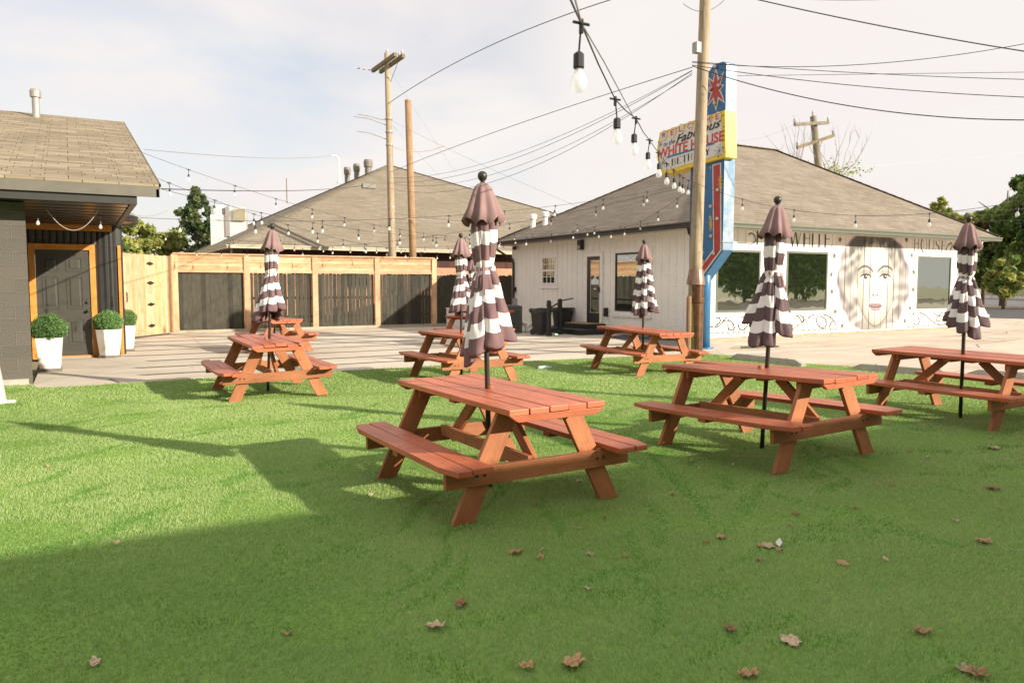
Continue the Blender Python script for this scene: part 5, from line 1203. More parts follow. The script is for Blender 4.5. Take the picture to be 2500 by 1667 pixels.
def textobj(word,PL,PR,hpx_top,m,name,parent,off,bold=.0,shear=0,X=None,thick=.004,wid=1.):
    "word laid between the lower left corner PL and lower right corner PR, height to the point hpx_top; all on the plane x=X"
    X=SXP if X is None else X
    cu=bpy.data.curves.new('lettering','FONT'); cu.body=word; cu.offset=bold; cu.shear=shear; cu.extrude=0; cu.resolution_u=3
    o=bpy.data.objects.new('tmp',cu); COL.objects.link(o); bpy.context.view_layer.update()
    me=bpy.data.meshes.new_from_object(o.evaluated_get(bpy.context.evaluated_depsgraph_get())); COL.objects.unlink(o); bpy.data.objects.remove(o)
    xs=[v.co.x for v in me.vertices]; ys=[v.co.y for v in me.vertices]; x0,x1=min(xs),max(xs); y0_,y1_=min(ys),max(ys)
    h=hpx_top.z-PL.z; U=Vector((0,PR.y-PL.y,PR.z-PL.z)); o0=OFF[parent.name]
    for v in me.vertices:
        u=(v.co.x-x0)/(x1-x0); w=(v.co.y-y0_)/(y1_-y0_)*h
        v.co=Vector((X-off,PL.y+U.y*u,PL.z+U.z*u+w))-o0
    me.materials.append(m); ob=bpy.data.objects.new(name,me); COL.objects.link(ob); ob.parent=parent
    md=ob.modifiers.new('s','SOLIDIFY'); md.thickness=thick; md.offset=1; return ob
for a,c_,ch in discs:
    w_=17 if ch!='M' else 21
    textobj(ch,SP6(a-w_,c_+26),SP6(a+w_,c_+15),SP6(a-w_,c_-24),SRED if ch!='W' else flat('letter_purple_red',(.42,.04,.10),.5),'sign_letter',sg,.026,.0)
textobj('WHITE HOUSE',SP6(178,1002),SP6(776,835),SP6(178,915),SRED,'shop_name',sg,.012,.018)
textobj('to the',SP6(228,893),SP6(332,858),SP6(228,848),INK,'small_script',sg,.013,-.008,.3)
textobj('Fabulous',SP6(340,868),SP6(750,705),SP6(340,790),INK,'script_lettering',sg,.014,.012,.35)
P=[SP6(258,997),SP6(690,868)]; b=MB(); b.prism([(SXP-.009,P[0].y,P[0].z),(SXP-.009,P[1].y,P[1].z),(SXP-.009,P[1].y,P[1].z+.045),(SXP-.009,P[0].y,P[0].z+.045)],(-.005,0,0)); b.build('underline',SBL,sg)
# BETHANY in serif strokes on the sign plane
b=MB(); A0,A1_=SP6(296,1064),SP6(655,960); hh=SP6(296,1005).z-A0.z; n=7
tmp=MB()
for k,ch in enumerate('BETHANY'):
    u0=k/n; letter(tmp,ch,u0*1.0+.012,0,1/n*.78,1.0,.030,.012,0)
for v in tmp.v:
    u=v.x; b.v.append(Vector((SXP-.010-abs(v.y)*2,A0.y+(A1_.y-A0.y)*u,A0.z+(A1_.z-A0.z)*u+v.z*hh)))
b.f,b.m,b.h=tmp.f,tmp.m,[None]*len(tmp.f); b.build('town_name',INK,sg)
b=MB()
for (a,c_,r) in((735,930,.16),(222,1035,.16),(200,870,.08),(345,860,.0)):
    p=SP6(a,c_)
    for k in range(4):
        an=k*math.pi/4+.2; b.tube([(SXP-.013,p.y-math.cos(an)*r,p.z-math.sin(an)*r),(SXP-.013,p.y+math.cos(an)*r,p.z+math.sin(an)*r)],.004,5)
b.build('spark_marks',SBL,sg)
# ================================================================== WIRES
def wire(label,pts,r,m=WIRE,sag=0,name='overhead_cable',grp=None):
    b=MB()
    P=[Vector(p) for p in pts]; out=arc(P[0],P[1],sag,28) if len(P)==2 else P
    b.tube(out,r*.56,6); return tag(b.build(name,m,smooth=True),label,'cable',grp)
d_=lambda a,b_:(a*1.063,b_*1.063)
def NPt(z): return NB.lerp(NT,z/9.4)
def pp(X,Y_,y): return at(*d_(X,Y_),'y',y)
U=lambda z: base+dirp*(z/dirp.z)
NPx=lambda Y_: at(1690,Y_*1.063,'y',12.0)
UX=lambda Y_: at(950,Y_*1.063,'y',28.5)
def wire3(label,A,M,B_,r,m=WIRE,name='overhead_cable'):
    "through three points, middle one at parameter found by projection"
    A,M,B_=Vector(A),Vector(M),Vector(B_); n=30; t=((M-A).dot(B_-A))/(B_-A).length_squared; L=A.lerp(B_,t); s=(L.z-M.z)/(4*t*(1-t))
    return wire(label,arc(A,B_,s,n),r,m,0,name)
NEXT=Vector((13.2,-3.,8.8))
wire3('twisted black cable curving from the crossarm pole up over the middle of the sky',UX(237),at(1560,71,'y',17),at(1740,-70,'y',12.1),.020)
wire3('black cable rising from low on the crossarm pole to the near wooden pole',UX(397),at(1298,330,'y',20),NPx(155),.014)
wire3('upper of the close pair of thin cables rising toward the near wooden pole',UX(402)+Vector((0,0,-.12)),at(1308,398,'y',20),NPx(162),.009)
wire3('lower of the close pair of thin cables rising toward the near wooden pole',UX(404)+Vector((0,0,-.25)),at(1308,410,'y',20),NPx(163),.010)
wire3('slack thin cable sagging across the tan roof to the near wooden pole',UX(412)+Vector((0,0,-.15)),at(1400,400,'y',18),NPx(172),.009)
wire3('lowest slack cable sagging across the tan roof to the near wooden pole',UX(415)+Vector((0,0,-.3)),at(1400,415,'y',18),NPx(168),.010)
wire('thick black cable from the left eave to the splice case on the crossarm pole',[at(393,461,'y',13.3),Vector((SPL.x-.55,SPL.y,SPL.z))],.016,WIRE,.10)
wire('grey service cable from the left roof mast to the mast on the tan roof',[at(352,365,'y',17),MAST],.014,WIREG,.15)
wire('yellow sheathed cable hanging from the crossarm pole and fading right',arc(U(7.0),at(1090,354,'y',26.5),.25,12),.013,WIREY)
wire('pale thick cable sloping from the crossarm pole down across the tan roof',[U(4.2),at(1560,575,'y',22)],.022,WIREW,.0)
wire('thin diagonal cable from the crossarm pole down to the shop roof',[U(8.0),at(1425,510,'y',22)],.008,WIREG,.1)
wire('guy wire from the crossarm pole past the brown pole top, left of its pair',[U(10.0),at(1110,420,'y',30)],.006,WIREG,0,'guy_wire')
wire('second guy wire slanting down right from the middle of the crossarm pole',[U(8.0)+Vector((0,0,-.1)),at(1072,430,'y',30)],.006,WIREG,0,'guy_wire')
wire('low guy wire from the crossarm pole to behind the pine fence',[U(4.6),at(1075,700,'y',27.5)],.006,WIREG,0,'guy_wire')
wire('bundled line from the splice case across both rear poles to the shop roof',arc(U(4.4),at(1500,520,'y',21),.35,20),.010,WIREG)
R_END=lambda px,py,y: at(px,py,'y',y)
wire('cable leaving the near pole at sign top height, rising gently to the right edge',[NPx(144),at(2560,96,'y',7.5)],.012,WIRE,.25)
wire('cable from the near pole at sign top height, second of four to the right edge',[NPx(144)+Vector((0,0,.02)),at(2560,196,'y',7)],.011,WIRE,.05)
wire('cable from the near pole at sign top height, third of four to the right edge',[NPx(150),at(2560,240,'y',7)],.013,WIRE,.10)
wire('lowest cable from the near pole, sagging across the sky above the shop roof ridge',[NPx(152),at(2560,293,'y',7)],.018,WIRE,.30)
wire('level thin cable running behind the star of the pylon sign to the right edge',[at(1768,186,'y',14),at(2560,176,'y',9)],.010,WIRE,.0)
wire3('heavy black cable entering at the top and drooping to the right edge',at(1745,-25,'y',12),at(2180,86,'y',10),at(2560,135,'y',8),.021)
wire('short cable end at the very top right of the sky',[at(1800,-12,'y',11),at(2190,-2,'y',9)],.016,WIRE,.05)
wire('looped jumper wire hanging beside the top of the near pole',arc(at(1668,10,'y',12),at(1790,-25,'y',12),.28,14),.010,WIRE)
for k,(ya,yb,lb) in enumerate(((512,508,'upper'),(517,516,'middle'),(532,532,'lower'))):
    wire('thin %s power line crossing in front of the trees right of the shop roof'%lb,[at(2100,ya*1.0+2,'y',30),at(2600,yb-6*(k==0),'y',24)],.022,WIRE,.2)
wire('faint pale wire from the far pole to the right edge of the sky',[a1,at(2560,232,'y',24)],.012,WIREW,.4)
wire('faint pale wire from the far pole down behind the pylon sign',[a0,at(1800,345,'y',32)],.012,WIREW,.2)
wire('lower faint pale wire right of the leaning far pole',[at(2040,410,'y',30),at(2560,365,'y',26)],.010,WIREW,.1)
# ================================================================== STRING LIGHTS
def cumul(P):
    L=[0]
    for a,c_ in zip(P[:-1],P[1:]): L.append(L[-1]+(c_-a).length)
    return L
def strand(label,P,pos=None,spacing=1.05,first=.6,m=WIRE,r=.0036,support=True,sc=.85):
    P=[Vector(p) for p in P]; o=tag(None,'','') if False else None
    t=localthing('string_lights',label,'string lights',(0,0,0),'string lights over the lawn and patio')
    b=MB(); b.tube(P,r,5); b.build('cord',m,t,smooth=True)
    if pos is None:
        L=cumul(P); pos=[]; s=first
        while s<L[-1]-.2:
            k=max(i for i in range(len(L)) if L[i]<=s); k=min(k,len(P)-2); pos.append(P[k].lerp(P[k+1],(s-L[k])/(L[k+1]-L[k]))); s+=spacing
    for q in pos:
        w=random.uniform(-.03,.03); dx=Vector((w,random.uniform(-.02,.02),0))
        s=MB(); s.tube([q+Vector((0,0,.015)),q-Vector((0,0,.035))],.009*sc,5); s.tube([q-Vector((.035,0,0)),q+Vector((.035,0,0))],.006,5); s.tube([q,q+dx*.5+Vector((0,0,-.105*sc))],.004,5)
        z=q+dx*.5+Vector((0,0,-.10*sc)); s.tube([z,z-Vector((0,0,.008)),z-Vector((0,0,.055*sc)),z-Vector((0,0,.06*sc))],[.010*sc,.020*sc,.021*sc,.017*sc],10)
        so=s.build('lamp_socket',BLACK,t,smooth=False)
        g=MB(); zz=z-Vector((0,0,.058*sc)); pr=[(.014,0),(.017,.012),(.029,.038),(.032,.055),(.026,.074),(.012,.086),(.002,.088)]
        i=0
        g.tube([zz-Vector((0,0,h_*sc)) for _,h_ in pr],[r_*sc for r_,_ in pr],12); g.build('bulb',BULB,so,smooth=True)
        fl=MB(); fl.tube([zz-Vector((0,0,.0)),zz-Vector((0,0,.05*sc))],.004*sc,5); fl.build('filament',flat('filament_cream',(.75,.70,.62),.5) if 'filament_cream' not in MATS else MATS['filament_cream'],so)
    return t
ANC=at(1697,447,'y',11.98)
def pdir(px,py,D_): return far(px,py,D_)
near=[pdir(1365,-70,2.0),pdir(1393,0,2.5),pdir(1419,58,3.0),pdir(1460,155,3.6),pdir(1502,243,4.4),pdir(1527,270,4.9),pdir(1553,290,5.4),pdir(1570,322,6.2),pdir(1586,343,6.9),pdir(1608,374,8.),pdir(1628,400,9.3),pdir(1645,416,10.5),pdir(1660,428,11.6),pdir(1676,438,13.2),ANC]
strand('string lights with large bulbs running from close overhead to the wooden pole',near,[near[i] for i in(2,4,6,8,9,10,11,12)]+[pdir(1668,434,12.4),pdir(1682,441,13.8)],m=WIRE,sc=1.)
b=MB(); b.tube([pdir(1385,-70,2.2),pdir(1420,58,3.05),pdir(1475,152,3.9),pdir(1545,283,5.5)],.003,5); tag(b.build('support_wire',WIREG),'taut thin wire beside the large bulb cord close overhead','cable')
# L3: block wall to the pole, bulbs at surveyed places
A=at(50,513,'y',13.75)
L3=arc(A,ANC,.62,30)
def px_of(p):
    a=p.x*math.cos(PSI)-p.y*math.sin(PSI); b_=p.x*math.sin(PSI)+p.y*math.cos(PSI); z=p.z-CH; return CX+F*a/(b_*math.cos(TH)-z*math.sin(TH))
def bypx(P,xs):
    out=[]
    for x in xs:
        for a,c_ in zip(P[:-1],P[1:]):
            u,v=px_of(a),px_of(c_)
            if (u-x)*(v-x)<=0 and u!=v: out.append(a.lerp(c_,(x-u)/(v-u))); break
    return out
L3=arc(A,ANC,.42,60)
strand('string lights from the dark block wall across the whole lawn to the wooden pole',L3,bypx(L3,(90,246,437,623,787,952,1096,1232,1356,1473,1580)))
g_=MB(); 
for (xa,xb,s_) in((115,240,.5),(300,410,.16)):
    Pa=at(xa,513,'y',13.7+.0); Pb=at(xb,513,'y',13.6); g_.tube(arc(Pa,Pb,s_*.62,14),.0055,5)
tag(g_.build('slack_cord',CORDG),'slack grey cord looping below the string lights beside the block wall','cord')
# L1: left roof to the shop eave far end
A=at(345,372,'y',15.); B_=at(1290,578,'x',GX-.02)
strand('string lights from the left roof slope down to the far end of the shop eave',arc(A,B_,.55,30),None,1.12,1.0)
A=at(385,436,'y',13.4); B_=at(1240,590,'y',yG+.1)
strand('string lights from the left eave corner to the shop corner by the black fence',arc(A,B_,.75,30),None,1.12,.25)
A=at(340,562,'y',24.5); B_=at(1260,590,'y',26.2)
strand('farthest string lights, level above the board fence in front of the tan roof',arc(A,B_,.35,24),None,.98,.7)
A=at(393,462,'y',13.3); B_=at(1490,545,'x',GX-.02)
strand('string lights from the left eave corner to the middle of the shaded shop eave',arc(A,B_,.62,28),None,1.12,.7)
A=ANC; B_=at(1400,545,'x',GX-.03)
strand('short string lights from the wooden pole back along the shaded shop eave',arc(ANC+Vector((0,0,-.02)),B_,.55,16),None,1.1,.9)
A=at(1240,572,'x',GX-.03); B_=at(1668,532,'x',GX-.03)
strand('string lights pinned along the dark gutter above the shop door',arc(A,B_,.12,16),None,1.25,.5)
R_=None
A=ANC; B_=at(2560,478,'y',5.4)
strand('string lights from the wooden pole to the right edge above the shop roof',arc(ANC,B_,.45,20),None,1.25,1.35)
# second rear strand meeting the pole
A=at(300,497,'y',26.3); 
strand('string lights low behind the left umbrella from the rear fence to the wooden pole',arc(Vector((2.8,26.3,2.7)),ANC+Vector((0,.05,-.03)),.5,24),None,1.12,1.0)
# ================================================================== WHEEL STOPS, BOTTLE, LITTER
def wstop(label,p,q):
    p,q=Vector((p.x,p.y,0)),Vector((q.x,q.y,0)); d=(q-p).normalized(); n=Vector((-d.y,d.x,0)); t=thing('wheel_stop',label,'wheel stop',p,'concrete wheel stops along the lot edge')
    b=MB(); w,h=.085,.125; L=(q-p).length
    pr=[(-w,0),(w,0),(w*.62,h),(-w*.62,h)]
    rs=[]
    for s_,k in((0,.45),(.16,1),(L-.16,1),(L,.45)): rs.append([p+d*s_+n*a+Vector((0,0,z*k)) for a,z in pr])
    for a,c_ in zip(rs[:-1],rs[1:]):
        for j in range(4): l=(j+1)%4; b.face([a[j],a[l],c_[l],c_[j]],0,d)
    b.face(rs[0][::-1]); b.face(rs[-1]); b.build('concrete_bar',STOPM,t,bevel=.012)
    b=MB()
    for s_ in(.4,L-.4): b.lathe([(.014,h-.01),(.016,h+.008)],(p+d*s_)[:],8)
    b.build('anchor_pin',RUSTC,t)
wstop('concrete wheel stop between the blue sign pole and the dark striped umbrella',at(1790,876,'z',0),at(1962,896,'z',0))
wstop('concrete wheel stop seen under the table at the right edge, left part',at(2083,903,'z',0),at(2322,922,'z',0))
wstop('concrete wheel stop partly hidden behind the bench at the far right edge',at(2362,918,'z',0),at(2640,938,'z',0))
q=at(1330,897,'z',.04); t_=thing('plastic_bottle','clear plastic bottle lying on the turf near the patio edge','bottle',(q.x,q.y,0))
dv=Vector((.17,-.02,0)); b=MB(); b.tube([q-dv*.75,q-dv*.7,q+dv*.35,q+dv*.62,q+dv*.66],[.02,.036,.036,.015,.014],14); b.build('bottle_body',BOTTLE,t_,smooth=True); b=MB(); b.tube([q+dv*.66,q+dv*.76],.017,10); b.build('cap',POT,t_)
q=at(1852,1188*1.0,'z',.02)
# leaves
def oak(name,label,p,size,m,seed,ang=None,curl=1.,grp='fallen leaves on the turf'):
    rg=random.Random(seed); n=22; P=[]; 
    for k in range(n):
        a=2*math.pi*k/n; lob=.60+.40*abs(math.sin(a*2.5+.4))**.7*rg.uniform(.75,1.1)
        r=size*.5*(lob+rg.uniform(-.08,.08)); x,y=r*math.cos(a)*1.25,r*math.sin(a)*.9; P.append((x,y))
    a0=ang if ang is not None else rg.uniform(0,6.28); ca,sa=math.cos(a0),math.sin(a0); b=MB(); ti=rg.uniform(-.25,.25); c1_=rg.uniform(-.9,1.3)*curl; fold=rg.uniform(-.5,.6)
    def W3(x,y): 
        z=c1_*(x*x*.6+y*y*1.3)/size*.5+ti*x*.5+ti*.4*y+fold*abs(y)*.5+.006*math.sin(x*160+seed)+.004*math.sin(y*190); return Vector((p.x+x*ca-y*sa,p.y+x*sa+y*ca,max(p.z+.021+z,.016)))
    ctr=W3(0,0)
    for k in range(n):
        l=(k+1)%n; m1,m2=(P[k][0]*.5,P[k][1]*.5),(P[l][0]*.5,P[l][1]*.5)
        b.face([ctr,W3(*m1),W3(*m2)]); b.face([W3(*m1),W3(*P[k]),W3(*P[l]),W3(*m2)])
    b.tube([W3(-size*.3,0)+Vector((0,0,.004)),W3(-size*.5,0)*1+Vector((0,0,.001)),Vector((W3(-size*.78,.08*size).x,W3(-size*.78,.08*size).y,.024))],[.0012,.0011,.001],4)
    return tag(b.build(name,m,smooth=True,solid=.0008),label,'leaf',grp)
BIG=[((1316,1532),.13,OAK1,'broad tan fallen leaf at the bottom edge of the turf'),((1815,1478),.125,OAK3,'pale pointed fallen leaf, largest on the lower right turf'),((2258,1251),.12,OAK1,'orange tan fallen leaf alone on the right turf'),
 ((1762,1257),.12,OAK3,'pale curled fallen leaf in the middle of the right turf'),((1935,1298),.10,OAK1,'rounded tan fallen leaf right of the pale curled one'),((1186,1276),.085,OAK1,'small tan fallen leaf below the nearest picnic table'),
 ((1060,1396),.09,OAK2,'dark brown fallen leaf on the turf at lower centre'),((1000,1448),.09,OAK3,'fallen leaf with a raised dark tip near the bottom centre'),((218,1530),.07,OAK3,'lone pale fallen leaf at the lower left of the turf'),
 ((2118,1460),.09,OAK1,'folded tan fallen leaf near the lower right corner'),((2218,1645*.94),.08,OAK3,'pale fallen leaf at the very bottom right'),((1676,1450),.08,OAK2,'upright brown fallen leaf right of bottom centre'),
 ((2280,1128),.12,OAK2,'reddish brown fallen leaf below the right edge table'),((2282,1033),.15,OAK3,'large pale fallen leaf under the right edge table'),((1656,1238),.09,OAK1,'flat tan fallen leaf between the two front tables'),
 ((1720,1558),.09,OAK1,'tan fallen leaf cut by the bottom edge right of centre'),((1210,1542),.07,OAK1,'small orange fallen leaf left of the broad bottom one'),((2245,1560),.09,OAK1,'tan fallen leaf cut by the bottom right edge')]
for i,((x,y),s_,m,lb) in enumerate(BIG): oak('fallen_leaf',lb,at(*d_(x,y),'z',0),s_*.82,m,100+i)
rg=random.Random(77); SM=[(660,1462),(1350,1357),(2195,1200),(1826,1186),(2015,1115),(2050,1118),(2130,1055),(2305,1012),(2340,1045),(1965,1172),(1605,1080),(1683,1072),(1710,1035),(1420,1072),(1330,1218),(850,1140),(690,967),(268,1255),(112,1075),(1230,1165),(1275,1150),(2090,1040),(1790,1270),(2275,1008),(2345,1010),(1545,1140),(2240,1132),(1620,1252),(1745,1258)]
for i in range(20):
    SM.append((rg.uniform(1150,2340),rg.uniform(1010,1340)) if i%2 else (rg.uniform(1300,2330),rg.uniform(890,1120)))
for i,(x,y) in enumerate(SM): 
    p=at(*d_(x,y),'z',0)
    if p.x<12.2: oak('fallen_leaf','small dry brown or tan leaf lying on the green turf',p,rg.uniform(.03,.052),rg.choice([OAK1,OAK2,OAK3]),300+i)
q=at(*d_(1790,1255),'z',0.02); b=MB(); b.face([q,q+Vector((.05,.02,.01)),q+Vector((.06,.05,.03)),q+Vector((.01,.04,.012))]); tag(b.build('paper_scrap',POT,solid=.001),'scrap of white and blue paper beside the pale curled leaf','litter')
b=MB(); q=at(*d_(980,1155),'z',.02); b.tube([q+Vector((-.07,.02,.01)),q,q+Vector((.02,-.03,.01)),q+Vector((.12,-.02,.0))],.003,4); b.tube([q,q+Vector((-.08,-.02,.02))],.0025,4); tag(b.build('twig',OAK2),'forked dry twig on the shaded turf under the nearest table','twig')
b=MB(); q=at(*d_(1790,1045),'z',.02); b.tube([q+Vector((-.4,.2,0)),q+Vector((-.1,0,0)),q+Vector((.2,-.12,0))],.003,4); tag(b.build('straw',flat('straw_yellow',(.55,.42,.15),.7)),'long curved yellow straw stem on the turf under the second table','twig')
# ================================================================== TREES
def tree(name,label,px,pytop,pw,D_,mats,seed,n=5000,leaf=.16,cat='tree',shape='round',pbot=None,grp=None,gaps=.0,trunk=True):
    rg=np.random.default_rng(seed); c=far(px,HOR,D_); fwd=Vector((math.sin(PSI),math.cos(PSI),0)); dep=(c-Vector((0,0,CH))).dot(fwd)
    zt=CH+(HOR-pytop)/F*dep; w=pw/F*dep/2; zb=zt*.22 if pbot is None else CH+(HOR-pbot)/F*dep; zb=max(zb,.2)
    t=thing(name,label,cat,(c.x,c.y,0),grp)
    b=MB(); tr=max(.10,zt*.022)
    if trunk:
        b.tube([(c.x,c.y,-.03),(c.x+.1,c.y,zt*.3),(c.x-.05,c.y,zt*.6),(c.x,c.y,zt*.9)],[tr*1.3,tr,tr*.6,tr*.2],8)
        rl=random.Random(seed)
        for k in range(7):
            a=rl.uniform(0,6.28); z0=zt*rl.uniform(.25,.65); b.tube([(c.x,c.y,z0),(c.x+math.cos(a)*w*.4,c.y+math.sin(a)*w*.4,z0+zt*.12),(c.x+math.cos(a)*w*.75,c.y+math.sin(a)*w*.75,z0+zt*.2)],[tr*.45,tr*.28,tr*.1],6)
        b.build('trunk',BARK,t,smooth=True)
    if shape=='conifer':
        K=60; ce=[]; rad=[]
        for k in range(K):
            h=k/K; z=zb+(zt-zb)*h; R0=w*(1-h)**.8; a=k*2.4+rg.uniform(-.4,.4); rr=R0*rg.uniform(.3,1.15); ce.append((c.x+math.cos(a)*rr,c.y+math.sin(a)*rr,z+rr*.12)); rad.append(max(w*.05,R0*.27*rg.uniform(.5,1.2)))
    else:
        K=34; ce=[];rad=[]
        while len(ce)<K:
            u=rg.uniform(-1,1,3)
            if np.dot(u,u)>1: continue
            hz=(zt-zb)/2; q=(c.x+u[0]*w*.84,c.y+u[1]*w*.84,zb+hz+u[2]*hz*.84); ce.append(q); rad.append(w*rg.uniform(.18,.36)*(1.05-.35*max(u[2],0)))
    ce=np.array(ce);rad=np.array(rad); idx=rg.integers(0,len(ce),n); d=rg.normal(size=(n,3)); d/=np.linalg.norm(d,axis=1)[:,None]
    # leaves cluster toward each clump's shell, drooping sprays between
    rr=rad[idx]*rg.uniform(.35,1.08,n)**.7; P=ce[idx]+d*rr[:,None]*np.array([1,1,.72]); P[:,2]=np.minimum(P[:,2],zt+.1*w); P=P[P[:,2]>.1]; idx=idx[:len(P)]
    tone=rg.integers(0,3,len(ce)); mi=np.where(rg.random(len(P))<.6,tone[idx],rg.integers(0,3,len(P)))
    if len(mats)>3: mi=np.where((rg.random(len(P))<.5)&(idx%9==0),3,mi)
    foliage('crown',P,leaf,mats,t,rg,clump=mi); return t
tree('bushy_tree','bushy yellow green tree peeking over the gate left of the conifer',338,535,105,46,TYL,41,5200,.13,pbot=640,grp='trees beyond the fence')
tree('bushy_tree','small pale green tree just left of the dark conifer',418,552,66,48,TYL,42,2600,.12,pbot=640,grp='trees beyond the fence')
tree('bushy_tree','dark tuft of foliage right behind the corrugated wall',300,580,30,44,TGR,43,900,.12,pbot=650,grp='trees beyond the fence')
tree('conifer_tree','ragged dark green conifer left of the metal exhaust hood',486,462,195,50,TCO,44,7500,.14,shape='conifer',pbot=640,grp='trees beyond the fence')
tree('bushy_tree','yellow topped tree rising behind the right slope of the shop roof',2290,478,62,62,TYL,45,2600,.20,pbot=610,grp='trees right of the shop')
tree('bushy_tree','low yellow green tree behind the right slope of the shop roof',2342,505,70,62,TYL,46,2400,.20,pbot=600,grp='trees right of the shop')
TG4=TGR+[TRD]
tree('large_tree','large dark green tree right behind the striped umbrella at the right edge',2450,438,175,64,TG4,47,16000,.22,pbot=700,grp='trees right of the shop')
tree('large_tree','tallest tree cut off by the right edge of the photo',2535,385,190,60,TG4,48,14000,.22,pbot=705,grp='trees right of the shop')
tree('large_tree','dark tree with reddish patches between the shop and the edge umbrella',2400,560,110,70,TG4,49,9000,.22,pbot=715,grp='trees right of the shop')
tree('shrub','bright green bush in front of the grey fence at the right edge',2452,610,95,58,TYL[:2]+[TGR[0]],50,4200,.18,pbot=735,grp='trees right of the shop')
# bare twigs behind the shop roof
def bare(label,px,py,D_,h,seed,wpx):
    q=far(px,py,D_); t=thing('bare_tree',label,'tree',(q.x,q.y,0)); rg=random.Random(seed); b=MB(); b.tube([(q.x,q.y,0),(q.x,q.y,q.z)],.12,6)
    for k in range(9):
        P=[Vector((q.x,q.y,q.z-.6))]; d=Vector((rg.uniform(-1,1)*wpx,rg.uniform(-.4,.4),1.3)).normalized()
        for j in range(6): P.append(P[-1]+d*h/6); d=(d+Vector((rg.uniform(-.3,.3),rg.uniform(-.2,.2),rg.uniform(-.05,.2)))).normalized()
        b.tube(P,[.035,.028,.022,.016,.012,.008,.005],4)
        for s_ in range(3):
            j=rg.randint(2,5); e=P[j]+Vector((rg.uniform(-.5,.5),0,rg.uniform(.2,.7))); b.tube([P[j],e],[.012,.005],4)
    b.build('branches',flat('twig_grey_%d'%seed,(.34,.30,.27),.9),t); return t
bare('leafless tree behind the shop roof left of the leaning far pole',1945,400,44,3.0,61,.9)
t_=bare('leafless tree with a few yellow leaves right of the leaning far pole',2040,425,44,3.4,62,1.1)
rgn=np.random.default_rng(4); q=far(2040,420,44); P=np.array([q.x,q.y,q.z])+rgn.normal(size=(420,3))*np.array([.8,.5,.25]); foliage('leaves',P,.07,TYL,t_,rgn)
# grey fence and white kerb stones across the street
P,Q=at(2395,724,'z',0),at(2900,745,'z',0); h=at(2395,680,'y',P.y).z
fg=thing('grey_fence','weathered grey board fence across the street below the trees','fence',P); dv=(Q-P).normalized(); n=int((Q-P).length/.5); b=MB()
for k in range(min(n,160)): 
    a=P+dv*.5*k; b.beam(a+dv*.25+Vector((0,0,0)),a+dv*.25+Vector((0,0,h*random.uniform(.96,1.0))),.47,.05,side=dv)
b.build('boards',grain('grey_board',(.45,.40,.33),(.34,.30,.25),.9),fg)
for k in range(7):
    a=at(2392+k*34,727+k*1.1,'z',0)-Vector((.6,.4,0)); c_=at(2392+k*34+26,727+k*1.1+.8,'z',0)-Vector((.6,.4,0)); b=MB(); b.beam(a+Vector((0,0,.16)),c_+Vector((0,0,.16)),.32,.3); tag(b.build('kerb_stone',POT),'white painted block in the row at the foot of the grey fence across the street','kerb stone','white blocks along the street edge')
# white parking block by the shop's right corner
q=at(2345,795,'z',0); b=MB(); e=at(2405,792,'z',0); b.beam(q+Vector((0,0,.2)),Vector((e.x,e.y,.2)),.4,.3); tag(b.build('parking_block',POT,bevel=.02),'pale low block on the lot beside the right corner of the shop','block')
# ================================================================== BEHIND THE CAMERA: the building whose eave shades the foreground
rbld=thing('rear_building','pale building behind the viewer whose eave shades the front of the lawn','building',(10,-6,0))
EZ2,EY2=3.9,5.05-3.9*2.18
b=MB(); b.b2((-16,-12,0),(21.5,EY2-.6,3.75)); b.build('wall',SHELL,rbld)
b=MB(); b.prism([(-16.5,EY2,EZ2),(-16.5,EY2,EZ2-.12),(-16.5,-12.6,EZ2-.12),(-16.5,-12.6,EZ2),(-16.5,-8.2,EZ2+1.2)],(38.5,0,0)); b.build('roof',SHINGW,rbld)
# trees over the street that the shop windows mirror
for k in range(14):
    x,y=25+k*5.,-14-k*1.2-(k%2)*2
    rg2=np.random.default_rng(90+k)
    t=thing('street_tree',['rounded','spreading','narrow','dense','low','wide','ragged','tall','leaning','sparse','slender','bushy','crooked','farthest'][k]+' street tree mirrored in the shop windows','tree',(x,y,0),'trees mirrored in the windows'); b=MB(); b.tube([(x,y,0),(x,y,4)],[.25,.1],8); b.build('trunk',BARK,t)
    u=rg2.normal(size=(2600,3)); u/=np.linalg.norm(u,axis=1)[:,None]; P=u*rg2.uniform(.5,1,2600)[:,None]*np.array([4.2,3.0,3.7])+np.array([x,y,3.9+(k%3)*.5]); P=P[P[:,2]>.15]; foliage('crown',P,.3,TGR,t,rg2)
# ================================================================== CAMERA, LIGHT, WORLD
cam=bpy.data.cameras.new('camera'); co=bpy.data.objects.new('camera',cam); COL.objects.link(co); SC.camera=co
cam.sensor_width=36; cam.lens=36*F/2500; cam.clip_end=2000; cam.clip_start=.05
co.location=(0,0,CH); co.rotation_euler=(math.pi/2-TH,0,-PSI)
cam.dof.use_dof=True; cam.dof.focus_distance=6.6; cam.dof.aperture_fstop=4.5
SUN_EL=math.radians(21.0); SAZ=math.radians(-56.8)   # direction towards the sun measured from +x
sd=Vector((math.cos(SAZ)*math.cos(SUN_EL),math.sin(SAZ)*math.cos(SUN_EL),math.sin(SUN_EL)))
L=bpy.data.lights.new('sun','SUN'); L.energy=3.75; L.angle=math.radians(.6); L.color=(1,.90,.74); lo=bpy.data.objects.new('sun',L); COL.objects.link(lo); lo.rotation_euler=sd.to_track_quat('Z','Y').to_euler(); lo.location=(20,-20,30)
w=bpy.data.worlds.new('World'); SC.world=w; w.use_nodes=True; t=w.node_tree; bg=t.nodes['Background']
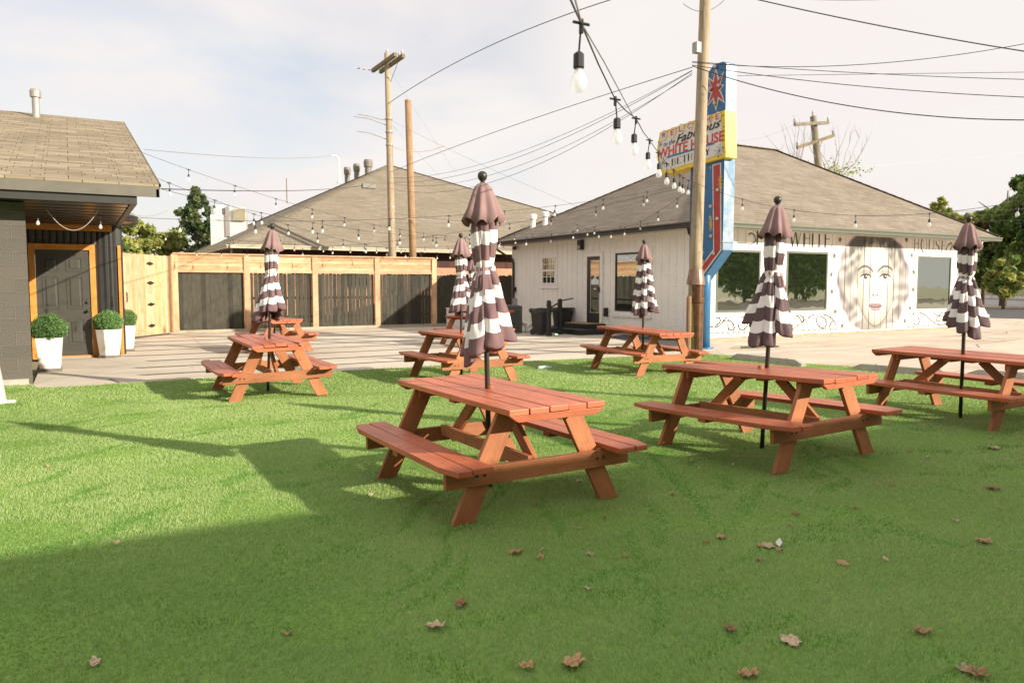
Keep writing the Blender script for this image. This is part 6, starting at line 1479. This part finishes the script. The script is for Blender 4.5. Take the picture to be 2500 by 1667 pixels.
sky=t.nodes.new('ShaderNodeTexSky'); sky.sky_type='NISHITA'; sky.sun_disc=False; sky.sun_elevation=SUN_EL; sky.sun_rotation=math.atan2(sd.x,sd.y); sky.dust_density=2.5; sky.air_density=1.0
t.links.new(sky.outputs[0],bg.inputs[0]); bg.inputs[1].default_value=.095
tc=t.nodes.new('ShaderNodeTexCoord'); mp=t.nodes.new('ShaderNodeMapping'); mp.inputs['Scale'].default_value=(1.2,1.2,4.2); mp.inputs['Rotation'].default_value=(.1,.05,.7); t.links.new(tc.outputs['Generated'],mp.inputs[0])
n1=t.nodes.new('ShaderNodeTexNoise'); n1.inputs['Scale'].default_value=1.7; n1.inputs['Detail'].default_value=8; n1.inputs['Roughness'].default_value=.55; n1.inputs['Distortion'].default_value=.35; t.links.new(mp.outputs[0],n1.inputs['Vector'])
r=t.nodes.new('ShaderNodeValToRGB'); r.color_ramp.elements[0].position=.34; r.color_ramp.elements[0].color=(.5,.5,.5,1); r.color_ramp.elements[1].position=.60; r.color_ramp.elements[1].color=(1,1,1,1); t.links.new(n1.outputs[0],r.inputs[0])
# the veil is thinner toward the north-west (upper left of the photograph)
vd=far(0,60,1.)-Vector((0,0,CH)); vm=t.nodes.new('ShaderNodeVectorMath'); vm.operation='DOT_PRODUCT'; vm.inputs[1].default_value=vd; t.links.new(tc.outputs['Generated'],vm.inputs[0])
mr=t.nodes.new('ShaderNodeMapRange'); mr.inputs[1].default_value=.80; mr.inputs[2].default_value=.99; mr.inputs[3].default_value=1.0; mr.inputs[4].default_value=0.0; t.links.new(vm.outputs['Value'],mr.inputs[0])
mx_=t.nodes.new('ShaderNodeMath'); mx_.operation='MAXIMUM'; t.links.new(r.outputs[0],mx_.inputs[0]); t.links.new(mr.outputs[0],mx_.inputs[1])
n2=t.nodes.new('ShaderNodeTexNoise'); n2.inputs['Scale'].default_value=3; n2.inputs['Detail'].default_value=5; t.links.new(mp.outputs[0],n2.inputs['Vector'])
cr=t.nodes.new('ShaderNodeValToRGB'); cr.color_ramp.elements[0].position=.3; cr.color_ramp.elements[0].color=(.98,.91,.895,1); cr.color_ramp.elements[1].position=.7; cr.color_ramp.elements[1].color=(1.0,.955,.92,1); t.links.new(n2.outputs[0],cr.inputs[0])
b2n=t.nodes.new('ShaderNodeBackground'); b2n.inputs[1].default_value=.455; t.links.new(cr.outputs[0],b2n.inputs[0])
ms=t.nodes.new('ShaderNodeMixShader'); t.links.new(mx_.outputs[0],ms.inputs[0]); t.links.new(bg.outputs[0],ms.inputs[1]); t.links.new(b2n.outputs[0],ms.inputs[2]); t.links.new(ms.outputs[0],t.nodes['World Output'].inputs[0])
vs=SC.view_settings; vs.view_transform='Standard'; vs.look='None'; vs.exposure=1.08; vs.gamma=1
SC.cycles.max_bounces=6; SC.cycles.transparent_max_bounces=12
